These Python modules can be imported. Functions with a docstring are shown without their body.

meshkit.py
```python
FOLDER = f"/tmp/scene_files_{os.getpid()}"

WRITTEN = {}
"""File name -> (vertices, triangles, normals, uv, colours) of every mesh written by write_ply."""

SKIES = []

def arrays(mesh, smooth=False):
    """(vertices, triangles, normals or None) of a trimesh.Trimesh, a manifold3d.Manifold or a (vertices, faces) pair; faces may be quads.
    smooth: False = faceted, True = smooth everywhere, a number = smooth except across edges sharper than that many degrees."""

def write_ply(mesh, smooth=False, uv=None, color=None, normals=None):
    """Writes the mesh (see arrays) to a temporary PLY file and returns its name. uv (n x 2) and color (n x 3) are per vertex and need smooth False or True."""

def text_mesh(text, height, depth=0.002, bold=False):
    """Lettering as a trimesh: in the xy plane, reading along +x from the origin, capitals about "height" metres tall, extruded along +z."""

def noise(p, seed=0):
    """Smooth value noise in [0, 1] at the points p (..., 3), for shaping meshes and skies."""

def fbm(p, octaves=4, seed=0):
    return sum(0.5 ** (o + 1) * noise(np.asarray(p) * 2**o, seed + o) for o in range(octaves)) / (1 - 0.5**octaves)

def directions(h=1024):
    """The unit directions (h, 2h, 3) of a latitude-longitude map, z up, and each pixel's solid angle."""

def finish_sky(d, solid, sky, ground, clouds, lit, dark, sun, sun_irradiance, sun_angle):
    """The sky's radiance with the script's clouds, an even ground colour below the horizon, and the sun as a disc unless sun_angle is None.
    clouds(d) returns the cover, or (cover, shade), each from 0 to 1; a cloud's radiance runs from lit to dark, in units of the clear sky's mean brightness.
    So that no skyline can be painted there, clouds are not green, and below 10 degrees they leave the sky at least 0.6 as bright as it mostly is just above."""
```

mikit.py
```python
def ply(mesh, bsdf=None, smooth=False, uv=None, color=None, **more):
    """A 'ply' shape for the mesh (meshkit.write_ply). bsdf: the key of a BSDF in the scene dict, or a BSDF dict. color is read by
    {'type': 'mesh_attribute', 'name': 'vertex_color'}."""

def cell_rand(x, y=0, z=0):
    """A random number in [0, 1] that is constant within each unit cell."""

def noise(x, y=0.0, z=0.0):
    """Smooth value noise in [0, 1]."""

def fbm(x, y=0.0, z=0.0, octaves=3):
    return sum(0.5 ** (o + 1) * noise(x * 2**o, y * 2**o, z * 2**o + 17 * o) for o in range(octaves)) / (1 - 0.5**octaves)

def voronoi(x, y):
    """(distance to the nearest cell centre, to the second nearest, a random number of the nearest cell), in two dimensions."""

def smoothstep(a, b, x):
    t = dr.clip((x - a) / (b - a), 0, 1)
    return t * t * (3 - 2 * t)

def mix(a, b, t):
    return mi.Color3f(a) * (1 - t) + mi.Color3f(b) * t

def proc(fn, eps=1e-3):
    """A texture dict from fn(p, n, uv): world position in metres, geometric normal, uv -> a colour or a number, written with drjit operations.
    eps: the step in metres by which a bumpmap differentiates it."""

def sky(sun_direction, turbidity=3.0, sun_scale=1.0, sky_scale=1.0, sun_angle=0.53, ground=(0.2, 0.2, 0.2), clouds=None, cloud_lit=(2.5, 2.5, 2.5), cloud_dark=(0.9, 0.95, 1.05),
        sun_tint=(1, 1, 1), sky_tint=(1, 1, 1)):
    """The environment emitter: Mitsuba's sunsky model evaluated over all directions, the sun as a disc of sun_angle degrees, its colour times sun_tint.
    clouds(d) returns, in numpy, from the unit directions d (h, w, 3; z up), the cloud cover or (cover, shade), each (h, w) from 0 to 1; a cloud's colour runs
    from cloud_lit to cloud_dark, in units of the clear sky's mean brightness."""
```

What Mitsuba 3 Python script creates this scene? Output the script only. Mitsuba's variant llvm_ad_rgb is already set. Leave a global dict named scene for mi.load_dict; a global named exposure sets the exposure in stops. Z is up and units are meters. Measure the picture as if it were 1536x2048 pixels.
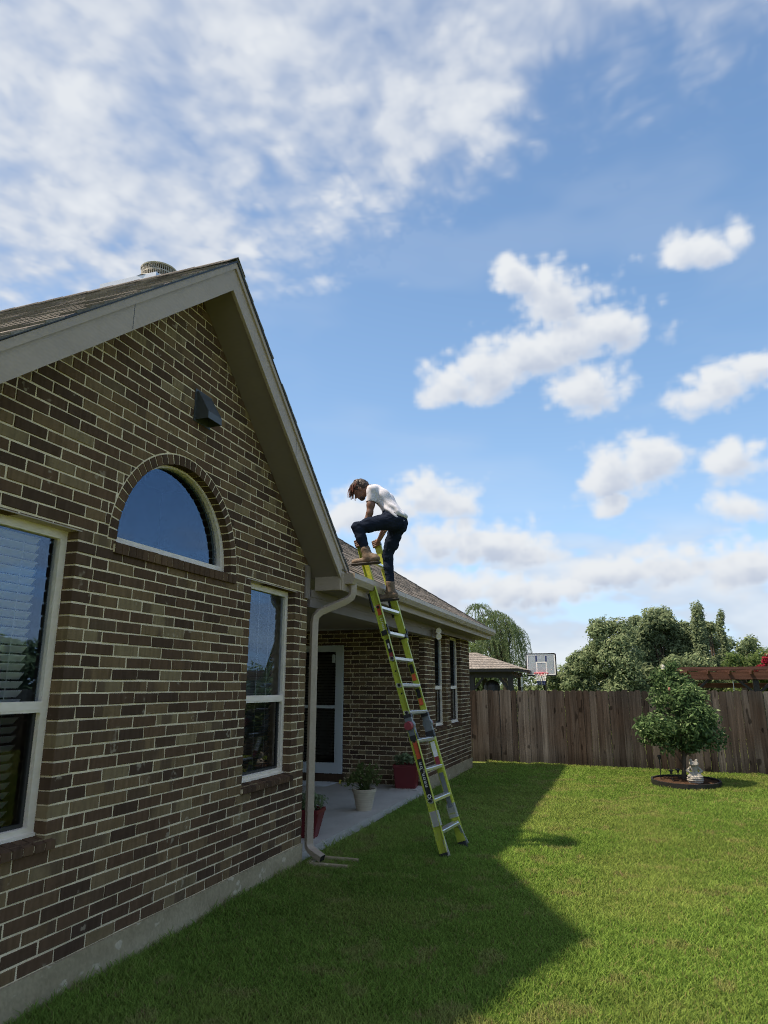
import math, random
import numpy as np, trimesh, shapely
from shapely.geometry import Polygon, box as sbox, Point
from shapely.ops import unary_union
import drjit as dr
import mitsuba as mi
import mikit, meshkit
from mikit import proc, noise, fbm, mix, smoothstep

scene, labels = {}, {}
T = mi.ScalarTransform4f
rng = np.random.default_rng(7)

# ------------------------------------------------------------------ camera, sky, exposure
CAM = np.array([0.0, 0.0, 1.528])
YAW, PITCH = math.radians(19.0), math.atan(347 / 1370)
FWD = np.array([-math.sin(YAW) * math.cos(PITCH), math.cos(YAW) * math.cos(PITCH), math.sin(PITCH)])
scene['camera'] = dict(type='perspective', fov=58.55, fov_axis='x', near_clip=0.05, far_clip=900.0,
                       to_world=T().look_at(origin=CAM.tolist(), target=(CAM + FWD).tolist(), up=[0, 0, 1]))
SUN = np.array([-2.47, -1.1, 5.23])

CUMULUS = [(-3.4, 30.8, 3.3, 2.2), (-0.8, 28.0, 4.3, 2.6), (-8.6, 25.6, 4.3, 2.8), (-5.0, 26.8, 4.9, 2.3), (1.5, 27.9, 2.8, 1.7), (-12.1, 25.0, 2.8, 1.8), (-0.4, 23.3, 2.9, 3.0),
           (-6.4, 32.3, 1.9, 1.8), (8.0, 31.8, 2.2, 1.5), (10.0, 32.3, 1.2, 1.2), (9.3, 21.7, 3.5, 1.8), (11.2, 22.8, 1.8, 1.1), (2.4, 16.6, 3.9, 2.3),
           (-0.4, 16.1, 2.2, 1.4), (4.4, 17.5, 2.1, 1.5), (-0.3, 14.4, 1.5, 1.0), (9.6, 16.0, 2.5, 1.5), (9.2, 12.7, 1.9, 1.3), (-15.0, 14.8, 3.7, 1.9), (-18.5, 14.0, 3.8, 2.1),
           (-11.3, 11.4, 6.4, 2.1), (-6.8, 10.4, 3.2, 1.6), (-21.9, 13.9, 2.1, 1.7), (-14.3, 7.3, 6.5, 1.9), (2.4, 8.4, 6.9, 1.7), (8.0, 8.0, 3.5, 2.2), (-7.0, 7.1, 6.2, 1.6),
           (24, 22, 5, 2.0), (92, 30, 5, 2.4), (110, 18, 6, 2.5), (130, 28, 5, 2.5), (155, 20, 6, 3),
           (-60, 18, 6, 3), (-80, 26, 5, 2.5), (-100, 15, 6, 3), (-125, 24, 5, 3), (-150, 18, 6, 3), (178, 26, 5, 3)]


def billow(p, octaves, seed):
    return sum(0.55 ** o * np.abs(2 * meshkit.noise(p * 2.1 ** o, seed + o) - 1) for o in range(octaves)) / sum(0.55 ** o for o in range(octaves))


def cumulus(az, el):
    """Density of the fair-weather cumulus: rounded heaps with flattish bases."""
    ra, re = np.radians(az), np.radians(el)
    D = np.stack([np.sin(ra) * np.cos(re), np.cos(ra) * np.cos(re), np.sin(re)], -1)
    wx, wz = meshkit.fbm(D * 8 + 1.7, 3, seed=51) - 0.5, meshkit.fbm(D * 8 + 7.3, 3, seed=52) - 0.5
    ca, ce = az + 5.0 * wx, el + 2.6 * wz
    best, base = np.full(az.shape, -9.0), np.zeros(az.shape)
    for a, e, rx, ry in CUMULUS:
        da = (ca - a + 180) % 360 - 180
        u, v = da * np.cos(np.radians(e)) / (rx * 1.32), (ce - e) / (ry * 1.34)
        v = np.where(v < 0, v * 1.25, v * 0.95)
        f = 1 - np.sqrt(u * u + v * v)
        base = np.where(f > best, v, base)
        best = np.maximum(best, f)
    puff = billow(D * 20 + 3.1, 4, 3) - 0.40
    fine = meshkit.fbm(D * 75 + 9.7, 2, seed=11) - 0.5
    return np.maximum(best, -1.5) + 1.15 * puff + 0.35 * fine, base


def clouds(d):
    az, el = np.degrees(np.arctan2(d[..., 0], d[..., 1])), np.degrees(np.arcsin(np.clip(d[..., 2], -1, 1)))
    f, base, f1 = np.full(az.shape, -2.0), np.zeros(az.shape), np.full(az.shape, -2.0)
    lo = el[:, 0] < 46
    f[lo], base[lo] = cumulus(az[lo], el[lo])
    f1[lo], _ = cumulus(az[lo] - 0.7, el[lo] + 1.1)          # a little nearer the sun: what lies there shades this place
    cum = smoothstep_np(-0.16, 0.50, f)
    # low bank of small cumulus near the horizon
    q = np.stack([d[..., 0] / np.maximum(d[..., 2] + 0.10, .03), d[..., 1] / np.maximum(d[..., 2] + 0.10, .03), np.zeros_like(az)], -1)
    lown = meshkit.fbm(np.stack([az / 5.5, el / 1.9, 0 * az], -1) + 5.0, 5, seed=21)
    low = smoothstep_np(0.43, 0.62, lown + 0.10 * smoothstep_np(11, 5, el)) * smoothstep_np(14, 9, el)
    hz = 0.42 * smoothstep_np(10, 1, el)
    # altocumulus sheet overhead, ragged at its lower edge
    z = np.maximum(d[..., 2], 0.12)
    p = np.stack([d[..., 0] / z, d[..., 1] / z, 0 * z], -1)
    edge = 1.27 - 0.10 * (p[..., 0] + 0.5) - 0.16 * np.maximum(p[..., 0] + 0.3, 0) + 0.05 * np.maximum(-p[..., 0] - 1, 0)
    w = p + 0.09 * (np.stack([meshkit.fbm(p * 4, 4, seed=5), meshkit.fbm(p * 4, 4, seed=6), 0 * z], -1) - 0.5)
    a1, a2, a3 = meshkit.fbm(w * 3.0, 3, seed=31) - .5, meshkit.fbm(w * 10.5, 5, seed=32) - .5, billow(w * 9.0 + 4, 4, 33) - .40
    sheet = 2.4 * (edge + 0.17 - p[..., 1]) + 1.2 * a1 + 0.9 * a2 + 0.9 * a3
    thin = smoothstep_np(0.50, -0.10, p[..., 0] + 0.25 * (p[..., 1] - .9) + 0.5 * a1)     # thinner towards the right
    alto = smoothstep_np(-0.10, 0.80, sheet) * (0.62 + 0.30 * thin) * np.clip(0.95 + 1.45 * a2 + 0.65 * a1 + 0.50 * a3, .22, 1.06)
    alto = alto * smoothstep_np(20, 28, el)
    veil = 0.10 * smoothstep_np(0.45, 0.75, meshkit.fbm(np.stack([az / 14, el / 5, 0 * az], -1), 4, seed=41))
    cover = 1 - (1 - cum) * (1 - 0.72 * low) * (1 - np.clip(alto, 0, 0.93)) * (1 - veil) * (1 - hz)
    sh_c = np.clip(0.05 + 0.62 * smoothstep_np(0.0, 1.05, f1) * smoothstep_np(0.0, 0.5, f) - 0.16 * base, 0.0, 0.9)
    sh_low = np.clip(0.55 - 1.6 * (lown - 0.5), 0.1, 0.9)
    sh_a = np.clip(0.38 - 1.7 * a2 - 0.8 * a3 - 0.5 * a1 + 0.42 * (1 - thin), 0.05, 1.0)
    wc, wl, wa = cum + 1e-4, 0.72 * low * (1 - cum) + hz * .6 * (1 - cum), alto * (1 - cum)
    return cover, (sh_c * wc + sh_low * wl + sh_a * wa) / (wc + wl + wa)


def smoothstep_np(a, b, x):
    t = np.clip((x - a) / (b - a), 0, 1)
    return t * t * (3 - 2 * t)


scene['sky_light'] = mikit.sky(SUN.tolist(), turbidity=3.0, ground=(0.10, 0.13, 0.06), sun_angle=1.7, sun_scale=0.74, clouds=clouds, cloud_lit=(1.50, 1.55, 1.60), cloud_dark=(0.78, 0.92, 1.20), sky_tint=(1.02, 0.94, 0.89))
exposure = 2.75

# ------------------------------------------------------------------ naming helpers
taken = set()


def numbered(k):
    if k not in taken:
        taken.add(k)
        return k
    i = 1
    while f'{k}_{i:03d}' in taken:
        i += 1
    k = f'{k}_{i:03d}'
    taken.add(k)
    return k


def thing(name, label, cat, group=None, kind=None):
    k = numbered(name)
    labels[k] = {'label': label, 'category': cat}
    if group:
        labels[k]['group'] = group
    if kind:
        labels[k]['kind'] = kind
    return k


def part(name, parent, mesh, bsdf, smooth=False, label=None, kind=None, uv=None):
    k = numbered(f'{parent}__{name}')
    scene[k] = mikit.ply(mesh, bsdf, smooth=smooth, uv=uv)
    if label or kind:
        labels[k] = {}
        if label:
            labels[k]['label'] = label
        if kind:
            labels[k]['kind'] = kind
    return k


def solo(key, mesh, bsdf, smooth=False, uv=None):
    scene[key] = mikit.ply(mesh, bsdf, smooth=smooth, uv=uv)
    return key


def struct(name, mesh, bsdf, smooth=False, uv=None, kind='structure', label=None, cat=None):
    k = numbered(name)
    scene[k] = mikit.ply(mesh, bsdf, smooth=smooth, uv=uv)
    labels[k] = {'kind': kind}
    if label:
        labels[k]['label'] = label
    if cat:
        labels[k]['category'] = cat
    return k


# ------------------------------------------------------------------ mesh helpers
CUBE_F = np.array([[0, 2, 3, 1], [4, 5, 7, 6], [0, 1, 5, 4], [2, 6, 7, 3], [0, 4, 6, 2], [1, 3, 7, 5]])


def tri(q):
    return np.vstack([q[:, [0, 1, 2]], q[:, [0, 2, 3]]])


CUBE_T = tri(CUBE_F)


def TM(v, f):
    return trimesh.Trimesh(np.asarray(v, float), np.asarray(f, int), process=False)


def box(x0, x1, y0, y1, z0, z1):
    v = np.array([[x, y, z] for x in (x0, x1) for y in (y0, y1) for z in (z0, z1)], float)
    return TM(v, CUBE_T)


def cat(*ms):
    ms = [m for m in (ms[0] if len(ms) == 1 and isinstance(ms[0], (list, tuple)) else ms) if m is not None]
    off = np.cumsum([0] + [len(m.vertices) for m in ms])
    return TM(np.vstack([m.vertices for m in ms]), np.vstack([m.faces + o for m, o in zip(ms, off)]))


def frame_of(t):
    t = np.asarray(t, float) / np.linalg.norm(t)
    a = np.cross(t, [0, 0, 1.0] if abs(t[2]) < 0.9 else [1.0, 0, 0])
    a /= np.linalg.norm(a)
    return t, a, np.cross(t, a)


def bar(p0, p1, w, h, up=(0, 0, 1)):
    """A square bar from p0 to p1, w wide across and h along 'up'."""
    p0, p1 = np.asarray(p0, float), np.asarray(p1, float)
    t = (p1 - p0) / np.linalg.norm(p1 - p0)
    s = np.cross(t, up)
    s /= np.linalg.norm(s)
    u = np.cross(s, t)
    v = np.array([p + a * s * w / 2 + b * u * h / 2 for p in (p0, p1) for a in (-1, 1) for b in (-1, 1)])
    m = TM(v, CUBE_T)
    if m.volume < 0:
        m.invert()
    return m


def tube(pts, r, n=10, cap=True):
    p = np.asarray(pts, float)
    r = np.broadcast_to(r, (len(p),))
    tg = np.gradient(p, axis=0)
    tg /= np.linalg.norm(tg, axis=1, keepdims=True) + 1e-12
    a = np.cross(tg[0], [0, 0, 1.0] if abs(tg[0][2]) < 0.9 else [1.0, 0, 0])
    rings, ang = [], np.arange(n) * 2 * np.pi / n
    for i in range(len(p)):
        a = a - tg[i] * (a @ tg[i])
        a /= np.linalg.norm(a)
        b = np.cross(tg[i], a)
        rings.append(p[i] + r[i] * (np.cos(ang)[:, None] * a + np.sin(ang)[:, None] * b))
    v = np.vstack(rings)
    i, j = np.meshgrid(np.arange(len(p) - 1), np.arange(n), indexing='ij')
    q = np.stack([i * n + j, i * n + (j + 1) % n, (i + 1) * n + (j + 1) % n, (i + 1) * n + j], -1).reshape(-1, 4)
    f = tri(q)
    if cap:
        v = np.vstack([v, p[0], p[-1]])
        k = np.arange(n)
        f = np.vstack([f, np.stack([np.full(n, len(v) - 2), (k + 1) % n, k], 1),
                       np.stack([np.full(n, len(v) - 1), (len(p) - 1) * n + k, (len(p) - 1) * n + (k + 1) % n], 1)])
    return TM(v, f)


def sweep(profile, pts, side):
    """A closed 2-D profile (a, b) swept along pts: a along 'side', b along side x tangent; mitred."""
    p, pr = np.asarray(pts, float), np.asarray(profile, float)
    side = np.asarray(side, float)
    v, n = [], len(pr)
    for i in range(len(p)):
        t = p[min(i + 1, len(p) - 1)] - p[max(i - 1, 0)]
        t /= np.linalg.norm(t)
        s = side - t * (side @ t)
        s /= np.linalg.norm(s)
        b = np.cross(s, t)
        v.append(p[i] + pr[:, :1] * s + pr[:, 1:] * b)
    v = np.vstack(v)
    i, j = np.meshgrid(np.arange(len(p) - 1), np.arange(n), indexing='ij')
    q = np.stack([i * n + j, i * n + (j + 1) % n, (i + 1) * n + (j + 1) % n, (i + 1) * n + j], -1).reshape(-1, 4)
    caps = []
    for base in (0, (len(p) - 1) * n):
        caps += [[base, base + k, base + k + 1] for k in range(1, n - 1)]
    return TM(v, np.vstack([tri(q), caps]))


def prism(poly, O, U, V, N, d0, d1):
    """A shapely polygon in (U, V) made solid from d0 to d1 along N."""
    m = trimesh.creation.extrude_polygon(poly, d1 - d0, engine='earcut')
    x = np.array(m.vertices)
    O, U, V, N = (np.asarray(a, float) for a in (O, U, V, N))
    m = TM(O + x[:, :1] * U + x[:, 1:2] * V + (x[:, 2:] + d0) * N, m.faces)
    if m.volume < 0:
        m.invert()
    return m


def prisms(geom, *a):
    gs = [g for g in getattr(geom, 'geoms', [geom]) if g.geom_type == 'Polygon' and g.area > 1e-6]
    return [prism(g, *a) for g in gs]


def lathe(prof, n=24, center=(0, 0, 0)):
    prof = np.asarray(prof, float)
    ang = np.arange(n) * 2 * np.pi / n
    v = np.stack([prof[:, :1] * np.cos(ang), prof[:, :1] * np.sin(ang), np.repeat(prof[:, 1:], n, 1)], -1).reshape(-1, 3) + center
    i, j = np.meshgrid(np.arange(len(prof) - 1), np.arange(n), indexing='ij')
    q = np.stack([i * n + j, i * n + (j + 1) % n, (i + 1) * n + (j + 1) % n, (i + 1) * n + j], -1).reshape(-1, 4)
    return TM(v, tri(q))


def flat_uv(meshes, tones):
    return np.vstack([np.tile(t, (len(m.vertices), 1)) for m, t in zip(meshes, tones)])


# ---- signed-distance bodies: smooth union of tapered capsules, made a surface with surface nets
class Field:
    def __init__(self, lo, hi, h):
        self.lo, self.h = np.asarray(lo, float), h
        self.n = np.ceil((np.asarray(hi) - lo) / h).astype(int) + 1
        self.F = np.full(self.n, 0.25, np.float32)

    def region(self, lo, hi):
        a = np.clip(np.floor((lo - self.lo) / self.h).astype(int), 0, self.n)
        b = np.clip(np.ceil((hi - self.lo) / self.h).astype(int) + 1, 0, self.n)
        s = tuple(slice(i, j) for i, j in zip(a, b))
        g = np.stack(np.meshgrid(*[np.arange(i, j) for i, j in zip(a, b)], indexing='ij'), -1).astype(np.float32) * self.h + self.lo.astype(np.float32)
        return s, g

    def put(self, s, d, k):
        F = self.F[s]
        if k > 0:
            h = np.maximum(k - np.abs(F - d), 0) / k
            self.F[s] = np.minimum(F, d) - h * h * k * 0.25
        else:
            self.F[s] = np.minimum(F, d)

    def cap(self, p0, r0, p1=None, r1=None, k=0.03, squash=None):
        p0 = np.asarray(p0, float)
        p1 = p0 if p1 is None else np.asarray(p1, float)
        r1 = r0 if r1 is None else r1
        m = max(r0, r1) * (1 if squash is None else max(squash)) + k + 3 * self.h
        s, g = self.region(np.minimum(p0, p1) - m, np.maximum(p0, p1) + m)
        ab = p1 - p0
        t = np.clip(((g - p0) @ ab) / max(ab @ ab, 1e-9), 0, 1) if (ab @ ab) > 0 else np.zeros(g.shape[:-1])
        e = g - (p0 + t[..., None] * ab)
        if squash is not None:
            e = e / np.asarray(squash)
        d = np.linalg.norm(e, axis=-1) - (r0 + (r1 - r0) * t)
        self.put(s, d.astype(np.float32), k)

    def ell(self, c, r, R=None, k=0.02, cut=False):
        c, r = np.asarray(c, float), np.asarray(r, float)
        m = r.max() + k + 3 * self.h
        s, g = self.region(c - m, c + m)
        e = g - c
        if R is not None:
            e = e @ np.asarray(R)
        q = np.linalg.norm(e / r, axis=-1)
        d = ((q - 1) * r.min()).astype(np.float32)
        if cut:
            F = self.F[s]
            h = np.maximum(k - np.abs(F + d), 0) / k
            self.F[s] = np.maximum(F, -d) + h * h * k * 0.25
        else:
            self.put(s, d, k)

    def mesh(self):
        F, n = self.F, self.n
        S = F < 0
        c = np.zeros(tuple(n - 1) + (3,), np.float32)
        cnt = np.zeros(tuple(n - 1), np.float32)
        nx, ny, nz = n - 1

        def sl(o):
            return tuple(slice(o[i], o[i] + (n[i] - 1)) for i in range(3))
        corners = [(i, j, k) for i in (0, 1) for j in (0, 1) for k in (0, 1)]
        for a in corners:
            for ax in range(3):
                if a[ax]:
                    continue
                b = list(a)
                b[ax] = 1
                Fa, Fb = F[sl(a)], F[sl(b)]
                x = (Fa < 0) != (Fb < 0)
                t = np.where(x, Fa / np.where(x, Fa - Fb, 1), 0)
                for i in range(3):
                    c[..., i] += np.where(x, a[i] + (t if i == ax else 0), 0)
                cnt += x
        act = cnt > 0
        idx = np.full(act.shape, -1)
        idx[act] = np.arange(act.sum())
        ijk = np.argwhere(act)
        v = self.lo + self.h * (ijk + c[act] / cnt[act][:, None])
        quads = []
        for ax in range(3):
            u, w = (ax + 1) % 3, (ax + 2) % 3
            a = [slice(0, None)] * 3
            b = [slice(0, None)] * 3
            a[ax], b[ax] = slice(0, -1), slice(1, None)
            cr = S[tuple(a)] != S[tuple(b)]
            e = np.argwhere(cr)
            e = e[(e[:, u] > 0) & (e[:, w] > 0) & (e[:, u] < n[u] - 1) & (e[:, w] < n[w] - 1)]
            du, dw = np.eye(3, dtype=int)[u], np.eye(3, dtype=int)[w]
            q = np.stack([idx[tuple((e - du - dw).T)], idx[tuple((e - dw).T)], idx[tuple(e.T)], idx[tuple((e - du).T)]], 1)
            inside = S[tuple(e.T)]
            q[~inside] = q[~inside][:, ::-1]
            quads.append(q)
        q = np.vstack(quads)
        q = q[(q >= 0).all(1)]
        return TM(v, tri(q))


def wrinkle(m, amp, freq, seed=0, stretch=(1, 1, 1)):
    m = trimesh.smoothing.filter_taubin(TM(m.vertices, m.faces), iterations=8)
    n = np.array(m.vertex_normals)
    d = meshkit.fbm(np.array(m.vertices) * freq * np.asarray(stretch), 3, seed=seed) - 0.5
    d = np.sign(d) * (np.abs(d) * 2) ** 0.8 * 0.5
    return TM(m.vertices + n * (d * 2 * amp)[:, None], m.faces)


# ------------------------------------------------------------------ materials
def two(b):
    return {'type': 'twosided', 'bsdf': b}


def prin(color, rough=0.7, **k):
    c = color if isinstance(color, dict) else {'type': 'rgb', 'value': list(color)}
    return two({'type': 'principled', 'base_color': c, 'roughness': rough, **k})


def leaf(color, trans=0.5, rough=0.5):
    return {'type': 'principledthin', 'base_color': color if isinstance(color, dict) else {'type': 'rgb', 'value': list(color)}, 'roughness': rough, 'diff_trans': trans * 2, 'spec_trans': 0.0}


C3 = mi.Color3f


def brick_tex(p, n, uv):
    """uv is constant on a brick: x its tone, y a seed."""
    t, s = uv.x, uv.y
    run = p.x + p.y
    a = mix((0.052, 0.038, 0.031), (0.084, 0.058, 0.042), smoothstep(0.0, 0.35, t))
    a = mix(a, (0.120, 0.090, 0.058), smoothstep(0.40, 0.62, t))
    a = mix(a, (0.152, 0.127, 0.084), smoothstep(0.70, 0.95, t))
    flash = smoothstep(0.54, 0.62, noise(run * 7.0 + s * 91.0, s * 37.0, p.z * 0.8))      # dark and tan ends of one flashed brick
    a = mix(a, (0.058, 0.043, 0.036), flash * (0.65 * smoothstep(0.3, 0.6, t)))
    drag = noise(run * 70.0, p.z * 9.0, s * 50.0)
    grit = fbm(run * 120.0, p.z * 120.0, s * 13.0)
    a = a * (0.72 + 0.36 * drag + 0.24 * grit)
    smear = smoothstep(0.76, 0.86, fbm(run * 9.0 + 4.0, p.z * 9.0, 3.0)) * smoothstep(0.4, 0.7, noise(run * 60, p.z * 60))
    return mix(a * C3(1.36, 1.22, 1.06), (0.40, 0.34, 0.25), 0.55 * smear)


def mortar_tex(p, n, uv):
    run = p.x + p.y
    return mix((0.64, 0.525, 0.355), (0.84, 0.715, 0.51), fbm(run * 14.0, p.z * 14.0)) * (0.70 + 0.25 * fbm(run * 150, p.z * 150) + 0.25 * fbm(run * 1.7, p.z * 2.3, 4.0))


def concrete_tex(p, n, uv):
    f = fbm(p.x * 3.0 + p.y * 3.0, p.y * 1.5, p.z * 7.0, 4)
    g = fbm(p.x * 60 + p.y * 60, p.z * 60 + p.y * 30, 2.0)
    spot = smoothstep(0.66, 0.74, fbm(p.y * 11 + 4, p.z * 16, p.x * 11))
    return mix(mix((0.28, 0.225, 0.140), (0.43, 0.365, 0.245), f), (0.58, 0.51, 0.38), spot * 0.7) * (0.78 + 0.4 * g)


def slab_tex(p, n, uv):
    f = fbm(p.x * 2.0, p.y * 2.0, p.z * 4, 4)
    g = fbm(p.x * 45, p.y * 45, p.z * 45)
    return mix((0.37, 0.345, 0.31), (0.54, 0.51, 0.465), f) * (0.85 + 0.28 * g)


def paint_tex(c, amount=0.10, fx=1.6):
    amount = amount * 1.5
    def fn(p, n, uv):
        streak = fbm(p.x * fx + p.y * fx, p.z * 5.0, p.y * 1.1)
        grain = noise(p.x * 40 + p.y * 3, p.y * 40 + p.x * 3, p.z * 90)
        return C3(c) * (1 - amount + 1.3 * amount * streak + 0.9 * amount * grain)
    return proc(fn)


def shingle_tex(p, n, uv):
    t = uv.x
    g = noise(p.x * 150, p.y * 150, p.z * 150)
    a = mix((0.135, 0.126, 0.118), (0.225, 0.210, 0.196), t)
    a = mix(a, (0.060, 0.053, 0.050), smoothstep(0.86, 0.97, uv.y) * 0.6)
    return a * (0.65 + 0.7 * g) * (0.85 + 0.3 * fbm(p.x * 1.5, p.y * 1.5, p.z * 1.5))


def picket_tex(p, n, uv):
    """uv: x tone of the board, y its seed."""
    s = uv.y * 61.0
    grain = fbm(p.x * 55.0 + s + 1.5 * noise(p.z * 2.5, s), p.z * 1.6 + s, p.y * 55.0, 4)
    knot = smoothstep(0.80, 0.88, noise(p.x * 18.0 + s, p.z * 5.0 + s, s))
    base = mix((0.036, 0.031, 0.028), (0.122, 0.115, 0.106), uv.x)
    redden = smoothstep(0.35, 0.7, fbm(p.x * 0.9 + 2, p.z * 1.1, 5.0)) * 0.30
    base = mix(base, (0.078, 0.050, 0.034), redden)
    grey = smoothstep(0.55, 0.8, noise(p.x * 0.8 + s * 0.05, p.z * 0.7 + 3.0)) * 0.35
    base = mix(base, (0.135, 0.128, 0.118), grey)
    damp = smoothstep(0.25, -0.05, p.z + 0.2 * noise(p.x * 6.0, s)) * 0.35
    return base * (0.25 + 1.45 * grain) * (1 - 0.6 * knot) * (1 - damp)


def ground_tex(p, n, uv):
    f = fbm(p.x * 1.3, p.y * 1.3, 0.0, 4)
    g = fbm(p.x * 30, p.y * 30, 1.0)
    return mix((0.080, 0.120, 0.030), (0.140, 0.160, 0.050), f) * (0.6 + 0.7 * g)


def blade_tex(p, n, uv):
    """uv: x tone of the blade, y 0 at its foot and 1 at its tip."""
    patch = fbm(p.x * 0.9 + 11, p.y * 0.9, 0.0, 3)
    fine = fbm(p.x * 5 + 1, p.y * 5, 2.0)
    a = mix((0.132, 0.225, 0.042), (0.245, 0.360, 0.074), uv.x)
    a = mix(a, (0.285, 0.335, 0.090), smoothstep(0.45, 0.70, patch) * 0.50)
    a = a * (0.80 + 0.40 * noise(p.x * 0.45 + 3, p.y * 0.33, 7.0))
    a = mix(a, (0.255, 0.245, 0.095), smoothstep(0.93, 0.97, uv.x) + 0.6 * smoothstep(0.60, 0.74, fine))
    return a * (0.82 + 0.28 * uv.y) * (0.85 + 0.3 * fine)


def leaf_tex(c0, c1, c2=None):
    def fn(p, n, uv):
        a = mix(c0, c1, uv.x)
        if c2 is not None:
            a = mix(a, c2, smoothstep(0.72, 0.95, uv.y))
        return a * (0.75 + 0.5 * uv.y)
    return proc(fn)


def bark_tex(p, n, uv):
    return mix((0.055, 0.042, 0.032), (0.14, 0.115, 0.09), fbm(p.x * 30 + p.y * 30, p.z * 6, 1.0))


def fiber_tex(p, n, uv):
    f = fbm(p.x * 9, p.y * 9, p.z * 2.2)
    scuff = smoothstep(0.62, 0.72, fbm(p.x * 25 + 3, p.y * 25, p.z * 14))
    a = mix((0.30, 0.345, 0.030), (0.385, 0.42, 0.045), f)
    return mix(a, (0.30, 0.32, 0.10), 0.45 * scuff)


def cedar_tex(p, n, uv):
    return mix((0.070, 0.038, 0.032), (0.155, 0.085, 0.070), fbm(p.x * 3 + p.z * 30, p.y * 3, p.z * 25))


def mulch_tex(p, n, uv):
    return mix((0.026, 0.017, 0.012), (0.095, 0.058, 0.038), fbm(p.x * 28, p.y * 28, p.z * 20))


def jean_tex(p, n, uv):
    f = fbm(p.x * 9, p.y * 9, p.z * 7)
    return mix((0.010, 0.0145, 0.027), (0.022, 0.029, 0.048), f) * (0.85 + 0.3 * noise(p.x * 160, p.y * 160, p.z * 160))


def shirt_tex(p, n, uv):
    return C3(0.52, 0.53, 0.60) * (0.95 + 0.06 * fbm(p.x * 14, p.y * 14, p.z * 14))


def boot_tex(p, n, uv):
    f = fbm(p.x * 22, p.y * 22, p.z * 22)
    return mix((0.075, 0.052, 0.035), (0.185, 0.130, 0.088), f)


def skin_tex(p, n, uv):
    return mix((0.105, 0.052, 0.034), (0.165, 0.088, 0.058), fbm(p.x * 30, p.y * 30, p.z * 30))


def hair_tex(p, n, uv):
    return mix(mix((0.018, 0.012, 0.010), (0.055, 0.030, 0.022), uv.x), (0.30, 0.105, 0.065), smoothstep(0.55, 0.95, uv.x) * smoothstep(0.15, 0.7, uv.y))


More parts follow.
